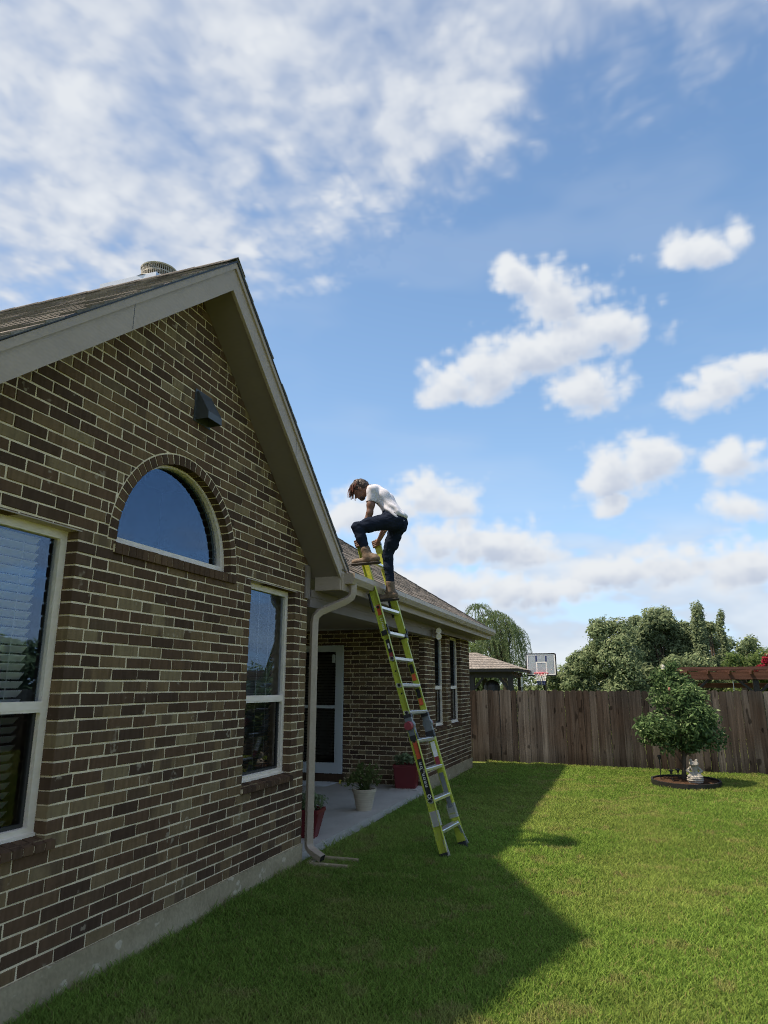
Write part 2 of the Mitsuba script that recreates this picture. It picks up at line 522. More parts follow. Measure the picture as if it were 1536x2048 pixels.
def stone_tex(p, n, uv):
    return mix((0.25, 0.24, 0.215), (0.40, 0.385, 0.35), fbm(p.x * 16, p.y * 16, p.z * 16, 4))


def pot_tex(p, n, uv):
    band = 0.5 + 0.5 * dr.sin(p.z * 210.0)
    return mix((0.44, 0.38, 0.29), (0.60, 0.53, 0.42), fbm(p.x * 12, p.y * 12, p.z * 30)) * (0.88 + 0.12 * band)


TAUPE = (0.330, 0.265, 0.212)
M = {
    'm_brick': two({'type': 'diffuse', 'reflectance': proc(brick_tex)}), 'm_mortar': two({'type': 'diffuse', 'reflectance': proc(mortar_tex)}),
    'm_concrete': two({'type': 'diffuse', 'reflectance': proc(concrete_tex)}), 'm_slab': two({'type': 'diffuse', 'reflectance': proc(slab_tex)}),
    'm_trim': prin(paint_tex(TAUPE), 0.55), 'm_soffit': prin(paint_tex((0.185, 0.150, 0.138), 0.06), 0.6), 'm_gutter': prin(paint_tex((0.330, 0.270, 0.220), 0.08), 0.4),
    'm_spout': prin(paint_tex((0.33, 0.268, 0.208), 0.10), 0.42), 'm_vinyl': prin(paint_tex((0.68, 0.60, 0.51), 0.07), 0.45), 'm_door': prin(paint_tex((0.50, 0.54, 0.57), 0.05), 0.4),
    'm_shingle': two({'type': 'diffuse', 'reflectance': proc(shingle_tex)}), 'm_picket': two({'type': 'diffuse', 'reflectance': proc(picket_tex)}),
    'm_ground': two({'type': 'diffuse', 'reflectance': proc(ground_tex)}), 'm_blade': leaf(proc(blade_tex), 0.42, 0.6),
    'm_glass': {'type': 'thindielectric', 'int_ior': 3.2, 'ext_ior': 1.0, 'specular_reflectance': {'type': 'rgb', 'value': [0.18, 0.26, 0.38]}}, 'm_glass_screened': {'type': 'thindielectric', 'int_ior': 1.26, 'ext_ior': 1.0, 'specular_transmittance': {'type': 'rgb', 'value': [0.30, 0.30, 0.30]}},
    'm_room': prin((0.018, 0.018, 0.020), 0.9), 'm_blind': prin((0.70, 0.74, 0.76), 0.6), 'm_dark_blind': prin((0.14, 0.15, 0.15), 0.7),
    'm_fiber': prin(proc(fiber_tex), 0.38, specular=0.5), 'm_alu': prin((0.72, 0.73, 0.74), 0.32, metallic=0.9), 'm_galv': prin((0.62, 0.64, 0.66), 0.35, metallic=0.8),
    'm_plastic': prin((0.018, 0.019, 0.021), 0.45), 'm_greyplastic': prin((0.14, 0.155, 0.165), 0.45), 'm_red': prin((0.24, 0.035, 0.045), 0.5), 'm_orange': prin((0.52, 0.085, 0.03), 0.5),
    'm_white': prin((0.78, 0.78, 0.76), 0.5), 'm_black': prin((0.012, 0.012, 0.013), 0.5), 'm_vent': prin((0.050, 0.056, 0.062), 0.45), 'm_cap': prin((0.42, 0.385, 0.33), 0.5, metallic=0.35),
    'm_skin': prin(proc(skin_tex), 0.5), 'm_shirt': prin(proc(shirt_tex), 0.85), 'm_jean': two({'type': 'diffuse', 'reflectance': proc(jean_tex)}), 'm_boot': prin(proc(boot_tex), 0.75), 'm_sole': prin((0.035, 0.030, 0.026), 0.75),
    'm_hair': prin(proc(hair_tex), 0.6), 'm_stone': two({'type': 'diffuse', 'reflectance': proc(stone_tex)}), 'm_pot': two({'type': 'diffuse', 'reflectance': proc(pot_tex)}),
    'm_redpot': prin((0.125, 0.012, 0.016), 0.38), 'm_bark': two({'type': 'diffuse', 'reflectance': proc(bark_tex)}), 'm_mulch': two({'type': 'diffuse', 'reflectance': proc(mulch_tex)}),
    'm_cedar': two({'type': 'diffuse', 'reflectance': proc(cedar_tex)}), 'm_darkwood': prin((0.022, 0.020, 0.022), 0.7), 'm_navy': prin((0.030, 0.045, 0.14), 0.5), 'm_rim': prin((0.72, 0.045, 0.07), 0.4),
    'm_board': prin((0.36, 0.41, 0.45), 0.3), 'm_net': prin((0.75, 0.75, 0.76), 0.8), 'm_yellow': prin((0.70, 0.55, 0.04), 0.6), 'm_petal': leaf((0.80, 0.78, 0.70), 0.3), 'm_pink': leaf((0.34, 0.030, 0.055), 0.35),
    'm_cone': prin((0.30, 0.12, 0.09), 0.7), 'm_mat': prin((0.45, 0.46, 0.47), 0.9),
    'm_magnolia': leaf(leaf_tex((0.052, 0.098, 0.042), (0.135, 0.210, 0.086), (0.28, 0.35, 0.18)), 0.25, 0.28),
    'm_dense': leaf(leaf_tex((0.135, 0.190, 0.105), (0.275, 0.340, 0.180), (0.37, 0.41, 0.24)), 0.42),
    'm_light': leaf(leaf_tex((0.090, 0.150, 0.050), (0.180, 0.250, 0.085), (0.24, 0.28, 0.12)), 0.5),
    'm_grey': leaf(leaf_tex((0.155, 0.205, 0.120), (0.285, 0.350, 0.195), (0.36, 0.40, 0.24)), 0.5),
    'm_willow': leaf(leaf_tex((0.105, 0.160, 0.078), (0.200, 0.265, 0.125), (0.26, 0.31, 0.17)), 0.5),
    'm_potleaf': leaf(leaf_tex((0.085, 0.125, 0.040), (0.190, 0.230, 0.080)), 0.5),
}
scene.update(M)

# ------------------------------------------------------------------ the setting: ground and lawn
GZ = -0.20


def lawn_h(x, y):
    p = np.stack([x, y, 0 * x], -1)
    h = 0.05 * (meshkit.fbm(p * 0.45, 3, seed=2) - 0.5) + 0.018 * (meshkit.noise(p * 3.0, 4) - 0.5)
    return GZ + h


gx = np.concatenate([[-300, -120, -50, -20, -9], np.linspace(-5, 8, 66), [12, 20, 50, 120, 300]])
gy = np.concatenate([[-300, -100, -30, -8, -2], np.linspace(0, 19, 96), [24, 40, 80, 150, 300]])
XX, YY = np.meshgrid(gx, gy, indexing='ij')
gv = np.stack([XX, YY, lawn_h(XX, YY)], -1).reshape(-1, 3)
i, j = np.meshgrid(np.arange(len(gx) - 1), np.arange(len(gy) - 1), indexing='ij')
gq = np.stack([i * len(gy) + j, (i + 1) * len(gy) + j, (i + 1) * len(gy) + j + 1, i * len(gy) + j + 1], -1).reshape(-1, 4)
struct('ground', TM(gv, tri(gq)), 'm_ground', smooth=True)

BED_C, BED_R = np.array([0.86, 14.25]), (0.60, 0.74)


def grass(n, seed):
    r = np.random.default_rng(seed)
    y = 2.6 * np.exp(r.random(n) * math.log(16.9 / 2.6))
    lo, hi = -3.35, np.minimum(0.36 * y + 0.9, 7.0)
    wid = hi - lo
    keep = r.random(n) < wid / 9.0 * (1.0)
    y, hi, lo = y[keep], hi[keep], lo
    x = lo + r.random(len(y)) * (hi - lo)
    out = (x < -3.19) | ((x < -3.34 + 0.5) & (y > 15.75) & (x < -3.5))
    inbed = ((x - BED_C[0]) / (BED_R[0] + .02)) ** 2 + ((y - BED_C[1]) / (BED_R[1] + .02)) ** 2 < 1
    k = ~(out | inbed)
    x, y = x[k], y[k]
    n = len(x)
    p = np.stack([x, y, 0 * x], -1)
    clump = meshkit.fbm(p * 4.0, 3, seed=9)
    edge = np.exp(-np.maximum(x + 3.19, 0) / 0.10)           # longer where the mower cannot reach, by the wall
    h = (0.018 + 0.034 * r.random(n) ** 1.6) * (0.45 + 1.1 * clump) * (1 + 1.6 * edge * r.random(n))
    w = (0.0019 + 0.0012 * r.random(n)) * (1 + y * 0.15)
    a, l = r.random(n) * 2 * np.pi, r.random(n) * 2 * np.pi
    s = np.stack([np.cos(a), np.sin(a), 0 * a], -1) * w[:, None]
    lean = np.stack([np.cos(l), np.sin(l), 0 * l], -1) * (h * (0.25 + 0.9 * r.random(n)))[:, None]
    b = np.stack([x, y, lawn_h(x, y) - 0.006], -1)
    up = np.zeros((n, 3))
    up[:, 2] = h + 0.006
    mid = b + 0.55 * up + 0.30 * lean
    v = np.stack([b - s, b + s, mid + s * 0.75, mid - s * 0.75, b + up + lean], 1).reshape(-1, 3)
    o = np.arange(n)[:, None] * 5
    f = np.vstack([o + [0, 1, 2], o + [0, 2, 3], o + [3, 2, 4]])
    tone = np.clip(r.random(n) * 0.7 + 0.3 * clump, 0, 1)
    tone[r.random(n) < 0.05] = 0.99
    uv = np.stack([np.repeat(tone, 5), np.tile([0, 0, .55, .55, 1.0], n)], -1)
    return TM(v, f), uv


gm, guv = grass(950000, 5)
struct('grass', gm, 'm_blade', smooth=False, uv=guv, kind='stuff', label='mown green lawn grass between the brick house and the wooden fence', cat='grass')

# ------------------------------------------------------------------ the house
house = thing('house', 'dark brown brick house with steep gable, arched window and covered patio', 'house')
COURSE, BL, JT = 0.078, 0.254, 0.0115
XW, XF, YB = -3.204, -3.34, 11.90            # gable wall plane, far wing plane, patio back wall
YC, Y0, Y1 = 4.456, 1.95, 6.763              # gable centre and the wall's two corners
all_bricks = []                               # (distance to the camera, mesh, tone, holder)


def brick_solid(poly, O, U, V, N, r):
    """One brick: the polygon made solid, its face a little proud, tilted and worn at the arrises."""
    O, U, V, N = (np.asarray(a, float) for a in (O, U, V, N))
    d1 = r.uniform(-0.0015, 0.0025)
    x0, y0, x1, y1 = poly.bounds
    if abs(poly.area - (x1 - x0) * (y1 - y0)) < 1e-7:
        c = 0.003
        j = r.uniform(-0.0024, 0.0024, 8)
        ring = np.array([[x0 + j[0], y0 + j[1]], [x1 + j[2], y0 + j[3]], [x1 + j[4], y1 + j[5]], [x0 + j[6], y1 + j[7]]])
        inn = ring + np.array([[c, c], [-c, c], [-c, -c], [c, -c]])
        tilt = r.uniform(-0.0022, 0.0022, 4)
        v = np.vstack([np.c_[ring, np.full(4, -0.1)], np.c_[ring, np.full(4, d1 - c)], np.c_[inn, d1 + tilt]])
        q = []
        for b in (0, 4):
            q += [[b + k, b + (k + 1) % 4, b + 4 + (k + 1) % 4, b + 4 + k] for k in range(4)]
        q.append([8, 9, 10, 11])
        m = TM(O + v[:, :1] * U + v[:, 1:2] * V + v[:, 2:] * N, tri(np.array(q)))
        if np.cross(U, V) @ N < 0:
            m.invert()
        return m
    return prism(poly, O, U, V, N, -0.1, d1)


def tone_of(r):
    u = r.random()
    return (r.uniform(0, .33) if u < .42 else r.uniform(.33, .66) if u < .78 else r.uniform(.66, 1.0)), r.random()


def brick_wall(name, outline, openings, O, U, V, N, seed, start=0.0, extra=(), grow=None):
    """Mortar bed (recessed) + running-bond bricks cut to the outline and the openings. extra: (polygon, ) pieces laid specially."""
    r = np.random.default_rng(seed)
    solid = outline.difference(unary_union(openings)) if openings else outline
    bed = outline.difference(unary_union([o.buffer(0.006, join_style=2) for o in openings])) if openings else outline
    bed = bed.intersection(outline.buffer(-0.006, join_style=2).union(sbox(outline.bounds[0] + .006, outline.bounds[1] - 1, outline.bounds[2] - .006, outline.bounds[1] + .5)))
    holder = part(name, house, cat(prisms(bed, O, U, V, N, -0.10, -0.0045)), 'm_mortar')
    special = unary_union([e.buffer(0.013, join_style=2) for e in extra]) if extra else None
    x0, y0, x1, y1 = outline.bounds
    prep = shapely.prepared.prep(solid)
    k = 0
    while y0 + k * COURSE < y1:
        zb = y0 + k * COURSE
        js = x0 + start - (BL / 2 if k % 2 else 0) - BL + BL * np.arange(int((x1 - x0) / BL) + 4) + r.uniform(-.006, .006)
        js = js + r.uniform(-.003, .003, len(js))
        strip = solid.intersection(sbox(x0 - 1, zb + COURSE * .4, x1 + 1, zb + COURSE * .6))
        ends = sorted(e for g in getattr(strip, 'geoms', [strip]) if not g.is_empty for e in (g.bounds[0], g.bounds[2]))
        for e in ends:                        # no slivers beside an opening: cut the neighbour brick in two instead
            q = np.abs(js - e)
            m_ = int(q.argmin())
            if q[m_] < .065:
                js[m_] = e + (.135 if e in ends[0::2] else -.135)
        js = np.sort(np.concatenate([js, ends]))
        js = js[np.concatenate([[True], np.diff(js) > .004])]
        for x, xe in zip(js[:-1], js[1:]):
            at0, at1 = x in ends, xe in ends
            b = sbox(x + (0 if at0 else JT / 2), zb + JT / 2, xe - (0 if at1 else JT / 2), zb + COURSE - JT / 2)
            if not prep.intersects(b):
                continue
            g = b if prep.contains(b) else b.intersection(solid)
            if special is not None and special.intersects(g):
                g = g.difference(special)
            for q in getattr(g, 'geoms', [g]):
                if q.geom_type != 'Polygon' or q.area < 2.5e-4 or min(q.bounds[2] - q.bounds[0], q.bounds[3] - q.bounds[1]) < 0.012:
                    continue
                q = q.simplify(0.0005)
                m = brick_solid(q, O, U, V, N, r)
                all_bricks.append((np.linalg.norm(m.vertices.mean(0) - CAM), m, tone_of(r), holder))
        k += 1
    for e in extra:
        m = brick_solid(e, O, U, V, N, r)
        t = tone_of(r)
        all_bricks.append((np.linalg.norm(m.vertices.mean(0) - CAM), m, (t[0] * 0.45, t[1]), holder))
    return holder


SL = 0.86                                      # gable slope


def gable_z(y):
    return 5.03 - SL * np.abs(y - YC)


ARC_R, ARC_Z = 0.735, 2.486
arc = Point(YC, ARC_Z).buffer(ARC_R, quad_segs=24).intersection(sbox(0, ARC_Z, 9, 9)).union(sbox(YC - ARC_R, ARC_Z - 0.012, YC + ARC_R, ARC_Z + .02))
winL, winR = sbox(2.485, 0.68, 3.375, 2.475), sbox(5.55, 0.68, 6.462, 2.475)
outline = Polygon([(Y0, 0), (Y1, 0), (Y1, gable_z(Y1) - 0.24), (YC, 5.03 - 0.24), (Y0, gable_z(Y0) - 0.24)])
ring = []
nring = 33
for k in range(nring):
    a0, a1 = math.pi * k / nring + 0.0085, math.pi * (k + 1) / nring - 0.0085
    ring.append(Polygon([(YC + R * math.cos(a), ARC_Z + R * math.sin(a)) for R, a in ((ARC_R, a0), (ARC_R + .078, a0), (ARC_R + .078, a1), (ARC_R, a1))]))
GW = ((XW, 0, 0), (0, 1, 0), (0, 0, 1), (1, 0, 0))
gable = brick_wall('gable_wall', outline, [arc, winL, winR], *GW, seed=3, start=0.07, extra=ring)

# sills of header bricks, a little proud and tilted


def sill(y0, y1, ztop, h, proud, n, holder, X, seed, slope=0.014):
    r = np.random.default_rng(seed)
    w = (y1 - y0) / n
    for k in range(n):
        a, b = y0 + k * w + .0045, y0 + (k + 1) * w - .0045
        x1, t = X + proud + r.uniform(-.002, .002), ztop + r.uniform(-.0015, .0015)
        v = np.array([[x, y, z] for x in (X - .095, x1) for y in (a, b) for z in (ztop - h, (t if x < X - .05 else t - slope))])
        m = TM(v, CUBE_T)
        tt = tone_of(r)
        all_bricks.append((np.linalg.norm(m.vertices.mean(0) - CAM), m, (tt[0] * .5, tt[1]), holder))
    part('sill_mortar', house, box(X - .09, X + proud - .006, y0 + .004, y1 - .004, ztop - h + .006, ztop - slope - .006), 'm_mortar')


sill(YC - ARC_R - .03, YC + ARC_R + .06, ARC_Z - .010, 0.082, 0.022, 22, gable, XW, 41)
sill(2.44, 3.43, 0.700, 0.075, 0.032, 13, gable, XW, 42, slope=0.03)
sill(5.525, 6.475, 0.700, 0.075, 0.032, 13, gable, XW, 43, slope=0.03)

# patio back wall and far wing
w1, w2 = sbox(12.60, 0.78, 13.42, 2.51), sbox(13.80, 0.78, 14.72, 2.51)
wing_o = sbox(YB, 0, 15.616, 2.56)
wing = brick_wall('wing_wall', wing_o, [w1, w2], (XF, 0, 0), (0, 1, 0), (0, 0, 1), (1, 0, 0), seed=5, start=0.02)
sill(12.56, 13.46, 0.80, 0.075, 0.03, 12, wing, XF, 44, slope=0.03)
sill(13.76, 14.76, 0.80, 0.075, 0.03, 13, wing, XF, 45, slope=0.03)
door_o = sbox(-5.98, 0.02, -4.875, 2.25)
back_o = sbox(-6.7, -0.12, XF - 0.102, 2.52)
back = brick_wall('patio_wall', back_o, [door_o], (0, YB, 0), (1, 0, 0), (0, 0, 1), (0, -1, 0), seed=6, start=0.10)
part('threshold', house, box(-6.02, -4.85, YB - .03, YB + .02, -.118, .018), 'm_brick', uv=np.tile([.1, .3], (8, 1)))
part('side_wall', house, cat(box(-6.85, -6.70, Y1 - .1, YB + .1, -.12, 2.54), box(-6.7, XW - .1, Y1 - .25, Y1 - .002, -.12, 2.54)), 'm_mortar')
part('end_wall', house, cat(box(-12, XF - .102, 15.5, 15.61, -.2, 2.55), box(-12, XW - .102, Y0 + .005, Y0 + .1, -.2, 2.55)), 'm_mortar')

all_bricks.sort(key=lambda b: b[0])
for d, m, t, holder in all_bricks[:300]:
    part('brick', holder, m, 'm_brick', uv=np.tile(t, (len(m.vertices), 1)))
for holder in dict.fromkeys(b[3] for b in all_bricks[300:]):
    rest = [b for b in all_bricks[300:] if b[3] == holder]
    part('brickwork', holder, cat([b[1] for b in rest]), 'm_brick', uv=flat_uv([b[1] for b in rest], [b[2] for b in rest]), kind='stuff')


def rough_strip(x0, x1, y0, y1, z0, z1, seed, n=160, amp=.006):
    """A cast concrete edge along y: face at x1, top uneven."""
    ys = np.linspace(y0, y1, n)
    zs = np.linspace(z0, z1, 7)
    Y, Z = np.meshgrid(ys, zs, indexing='ij')
    p = np.stack([0 * Y, Y * 7, Z * 7], -1)
    X = x1 + amp * 2 * (meshkit.fbm(p, 4, seed=seed) - .5)
    v = np.stack([X, Y, Z], -1).reshape(-1, 3)
    i, j = np.meshgrid(np.arange(n - 1), np.arange(6), indexing='ij')
    q = np.stack([i * 7 + j, (i + 1) * 7 + j, (i + 1) * 7 + j + 1, i * 7 + j + 1], -1).reshape(-1, 4)
    top = np.array([i * 7 + 6 for i in range(n)])
    bk = np.stack([np.full(n, x0), ys, np.full(n, z1)], -1)
    o = len(v)
    q2 = np.stack([top[:-1], top[1:], o + np.arange(1, n), o + np.arange(n - 1)], -1)
    return TM(np.vstack([v, bk]), tri(np.vstack([q, q2])))


part('foundation', house, rough_strip(XW - .09, XW + .012, Y0, Y1 + .004, -.45, -.001, 3), 'm_concrete')
part('foundation', house, rough_strip(XF - .09, XF + .012, YB - .02, 15.62, -.45, -.001, 4), 'm_concrete')
part('foundation', house, box(XW - .1, XW + .008, Y1 - .0, Y1 + .008, -.45, -.002), 'm_concrete')
part('patio_slab', house, cat(rough_strip(-6.7, XF + .06, Y1 + .01, YB - .021, -.45, -.12, 5, amp=.012), box(-6.7, XF + .04, Y1 + .012, YB - .02, -.4, -.1205)), 'm_slab')

# ---- windows: frame, rails, panes, blind slats


def window(y0, y1, z0, z1, X, mid=None, slats=0, fw=0.055, label=None, bm='m_blind', tilt=1.0):
    a, b = X - .135, X - .085
    fr = cat(box(a, b, y0, y1, z1 - fw, z1), box(a, b, y0, y1, z0, z0 + fw), box(a, b, y0, y0 + fw, z0 + fw, z1 - fw), box(a, b, y1 - fw, y1, z0 + fw, z1 - fw),
             box(a + .008, b + .014, y0, y1, z0 - .006, z0 + .022))
    w = part('window', house, fr, 'm_vinyl', label=label)
    iy0, iy1, iz0, iz1 = y0 + fw, y1 - fw, z0 + fw, z1 - fw
    if mid:
        part('meeting_rail', w, cat(box(a + .01, b + .004, iy0, iy1, mid - .032, mid + .032), box(a - .01, b + .008, iy0 + .01, iy1 - .01, mid - .018, mid - .006)), 'm_vinyl')
        part('sash', w, cat(box(a - .005, a + .020, iy0, iy0 + .022, iz0, mid - .033), box(a - .005, a + .020, iy1 - .022, iy1, iz0, mid - .033), box(a - .005, a + .020, iy0 + .022, iy1 - .022, iz0, iz0 + .022)), 'm_plastic')
        part('pane', w, TM([[a + .022, iy0, mid], [a + .022, iy1, mid], [a + .022, iy1, iz1], [a + .022, iy0, iz1]], [[0, 1, 2], [0, 2, 3]]), 'm_glass')
        part('pane', w, TM([[a + .006, iy0, iz0], [a + .006, iy1, iz0], [a + .006, iy1, mid], [a + .006, iy0, mid]], [[0, 1, 2], [0, 2, 3]]), 'm_glass_screened')
    zz = iz0 + .03
    sp = (iz1 - iz0) / slats if slats else 0
    for k in range(slats):
        z = iz0 + (k + .5) * sp
        v = np.array([[X - .205 + off, yy, z + hz + th_] for off, hz in ((0, -.018 * tilt), (.036, .018 * tilt)) for yy in (iy0 + .075, iy1 - .075) for th_ in (-.0015, .0015)])
        part('slat', w, TM(v, CUBE_T), bm)
    if slats:
        part('blind_cord', w, cat([box(X - .168, X - .165, y, y + .003, iz0 + .02, iz1) for y in (iy0 + .2, (iy0 + iy1) / 2, iy1 - .2)]), 'm_blind')
    d0, d1 = X - .70, X - .14
    room = cat(box(d0 - .02, d0, y0 - .1, y1 + .1, z0 - .1, z1 + .1), box(d0, d1, y0 - .12, y0 - .1, z0 - .1, z1 + .1), box(d0, d1, y1 + .1, y1 + .12, z0 - .1, z1 + .1), box(d0, d1, y0 - .1, y1 + .1, z0 - .12, z0 - .1), box(d0, d1, y0 - .1, y1 + .1, z1 + .1, z1 + .12))
    part('room', w, room, 'm_room')
    return w


window(2.485, 3.375, 0.690, 2.475, XW, 1.405, 33)
window(5.55, 6.462, 0.690, 2.475, XW, 1.405, 33, bm='m_dark_blind', tilt=1.25)
window(12.60, 13.42, 0.79, 2.51, XF, 1.49, 0)
window(13.80, 14.72, 0.79, 2.51, XF, 1.49, 0)
part('lintel', house, box(XW - .09, XW + .004, 2.40, 3.40, 2.4745, 2.4815), 'm_trim')
part('lintel', house, box(XW - .09, XW + .004, 5.47, 6.50, 2.4745, 2.4815), 'm_trim')

half = Point(YC, ARC_Z).buffer(ARC_R + .004, quad_segs=24).intersection(sbox(0, ARC_Z - .008, 9, 9))
hin = Point(YC, ARC_Z + .045).buffer(ARC_R - .062, quad_segs=24).intersection(sbox(0, ARC_Z + .045, 9, 9))
aw = part('arched_window', house, cat(prisms(half.difference(hin), *GW, -.135, -.075)), 'm_vinyl')
pg = trimesh.creation.triangulate_polygon(hin, engine='earcut')
part('pane', aw, TM(np.c_[np.full(len(pg[0]), XW - .115), pg[0]], pg[1]), 'm_glass')
part('room', aw, cat(box(-4.1, -4.05, YC - .9, YC + .9, 2.3, 3.5), box(-4.05, XW - .14, YC - .9, YC + .9, 2.36, 2.40), box(-4.05, XW - .14, YC - .9, YC + .9, 3.32, 3.35),
                     box(-4.05, XW - .14, YC - .85, YC - .80, 2.4, 3.3), box(-4.05, XW - .14, YC + .8, YC + .85, 2.4, 3.3)), 'm_room')

# ---- gable vent hood
vy, vz, vw = 4.60, 3.78, 0.10
v = np.array([[XW + .004, vy - vw, vz - .12], [XW + .004, vy + vw, vz - .12], [XW + .004, vy - vw, vz + .13], [XW + .004, vy + vw, vz + .13],
              [XW + .13, vy - vw, vz - .12], [XW + .13, vy + vw, vz - .12], [XW + .13, vy - vw, vz - .06], [XW + .13, vy + vw, vz - .06], [XW + .02, vy - vw, vz + .13], [XW + .02, vy + vw, vz + .13]])
vf = tri(np.array([[2, 3, 9, 8], [8, 9, 7, 6], [6, 7, 5, 4], [0, 4, 6, 2], [2, 6, 8, 2], [1, 3, 7, 5], [3, 9, 7, 3]]))
part('vent_hood', house, cat(TM(v, vf), box(XW, XW + .006, vy - vw - .02, vy + vw + .02, vz - .135, vz + .15)), 'm_vent')

# ---- patio door with its storm door
dy = YB - .02
dr_ = part('door', house, cat(box(-5.975, -5.88, dy - .03, dy + .08, .022, 2.245), box(-4.98, -4.88, dy - .03, dy + .08, .022, 2.245), box(-5.88, -4.98, dy - .03, dy + .08, 2.13, 2.245), box(-5.88, -4.98, dy - .024, dy + .02, .022, .20),
                             box(-5.88, -4.98, dy - .018, dy + .02, 1.13, 1.18), box(-5.88, -5.84, dy - .021, dy + .02, .20, 2.13), box(-5.02, -4.982, dy - .021, dy + .02, .20, 2.13)), 'm_door')
part('pane', dr_, TM([[-5.84, dy, .2], [-5.02, dy, .2], [-5.02, dy, 2.13], [-5.84, dy, 2.13]], [[0, 1, 2], [0, 2, 3]]), 'm_glass_screened')
for k in range(34):
    z = .32 + k * .052
    part('slat', dr_, box(-5.80, -5.06, dy + .09, dy + .094, z, z + .040), 'm_dark_blind')
part('room', dr_, cat(box(-6.0, -4.9, dy + .4, dy + .42, 0, 2.3), box(-6.0, -5.98, dy + .1, dy + .4, 0, 2.3), box(-4.9, -4.88, dy + .1, dy + .4, 0, 2.3), box(-6, -4.88, dy + .1, dy + .4, 2.28, 2.3)), 'm_room')
part('door_closer', dr_, box(-5.09, -5.035, dy - .03, dy - .004, 1.93, 2.08), 'm_door')

# ---- eaves, fascia, soffit, beam
XE = -2.88
YE = 15.87
part('fascia', house, box(XE - .03, XE, 6.95, YE, 2.545, 2.745), 'm_trim')
part('fascia', house, box(-11, XE, YE, YE + .03, 2.545, 2.745), 'm_trim')
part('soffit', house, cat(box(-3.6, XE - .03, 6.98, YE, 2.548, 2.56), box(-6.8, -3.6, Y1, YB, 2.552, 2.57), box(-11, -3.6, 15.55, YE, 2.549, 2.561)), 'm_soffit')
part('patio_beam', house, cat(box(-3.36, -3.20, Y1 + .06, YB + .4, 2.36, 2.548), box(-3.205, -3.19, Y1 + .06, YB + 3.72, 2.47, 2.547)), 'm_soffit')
# boxed end of the eave beside the gable
bx = Polygon([(-3.19, 2.546), (XE - .012, 2.546), (XE - .012, 2.80), (-3.19, 2.86)])
part('eave_return', house, cat(prisms(bx, (0, 6.93, 0), (1, 0, 0), (0, 0, 1), (0, -1, 0), -.03, .02)), 'm_trim')
part('corner_board', house, box(XW - .05, XW + .016, Y1 - .085, Y1 + .02, 2.44, 2.80), 'm_soffit')
# rake fascia boards of the gable
YL, YR = 1.70, 7.09
zt, zb = gable_z, lambda y: gable_z(y) - .245
rake = Polygon([(YL, zt(YL)), (YC, 5.03), (YR, zt(YR)), (YR, 2.735), (6.93, 2.735), (6.93, zb(6.93)), (YC, 5.03 - .262), (YL, zb(YL))])
GX = ((XE, 0, 0), (0, 1, 0), (0, 0, 1), (1, 0, 0))
part('rake_board', house, cat(prisms(rake, *GX, -.028, 0)), 'm_trim')
trimr = Polygon([(YL, zt(YL) + .002), (YC, 5.035), (YR, zt(YR) + .002), (YR, zt(YR) - .058), (YC, 5.03 - .06), (YL, zt(YL) - .058)])
part('rake_trim', house, cat(prisms(trimr, *GX, .0, .016)), 'm_trim')
sof = Polygon([(YL, zb(YL) + .02), (YC, 4.79), (6.93, zb(6.93) + .02), (6.93, zb(6.93) + .035), (YC, 4.805), (YL, zb(YL) + .035)])
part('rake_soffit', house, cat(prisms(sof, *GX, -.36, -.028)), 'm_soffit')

for yj in (3.30, 5.72):
    part('board_joint', house, prism(Polygon([(yj, zt(yj) - .062), (yj + .004, zt(yj + .004) - .062), (yj + .004, zb(yj + .004) + .002), (yj, zb(yj) + .002)]), *GX, 0.0002, .0012), 'm_plastic')
for yj in (8.9, 12.1):
    part('gutter_seam', house, sweep(np.array([[0, -.002], [0, .118], [.126, .120], [.126, .061], [.093, -.002]]), [(XE, yj, 2.624), (XE, yj + .035, 2.624)], (1, 0, 0)), 'm_gutter')
# ---- roof: decks and shingle courses
deck = Polygon([(YL - .02, zt(YL) + .015), (YC, 5.045), (YR, zt(YR) + .012), (YR, zt(YR)), (YC, 5.03), (YL - .02, zt(YL))])
MS, RX = 0.66, -8.88


def main_z(x):
    return 2.765 + MS * (XE + .0 - x)


roof = part('roof', house, cat(prisms(deck, *GX, -7.5, .022)), 'm_shingle', uv=None)
mv = np.array([[XE - .01, 6.85, main_z(XE - .01)], [XE - .01, YE + .02, main_z(XE - .01)], [RX, 9.97, main_z(RX)], [RX, 4.0, main_z(RX)], [-6.2, 4.3, main_z(-6.2)], [XE - .6, 6.9, main_z(XE - .6)]])
mv2 = np.array([[XE - .01, YE + .02, main_z(XE - .01)], [-14.9, YE + .02, main_z(XE - .01)], [RX, 9.97, main_z(RX)]])
part('roof_deck', house, cat(TM(mv, [[0, 1, 2], [0, 2, 5], [5, 2, 4], [4, 2, 3]]), TM(mv2, [[0, 1, 2]])), 'm_shingle')
shingles = []


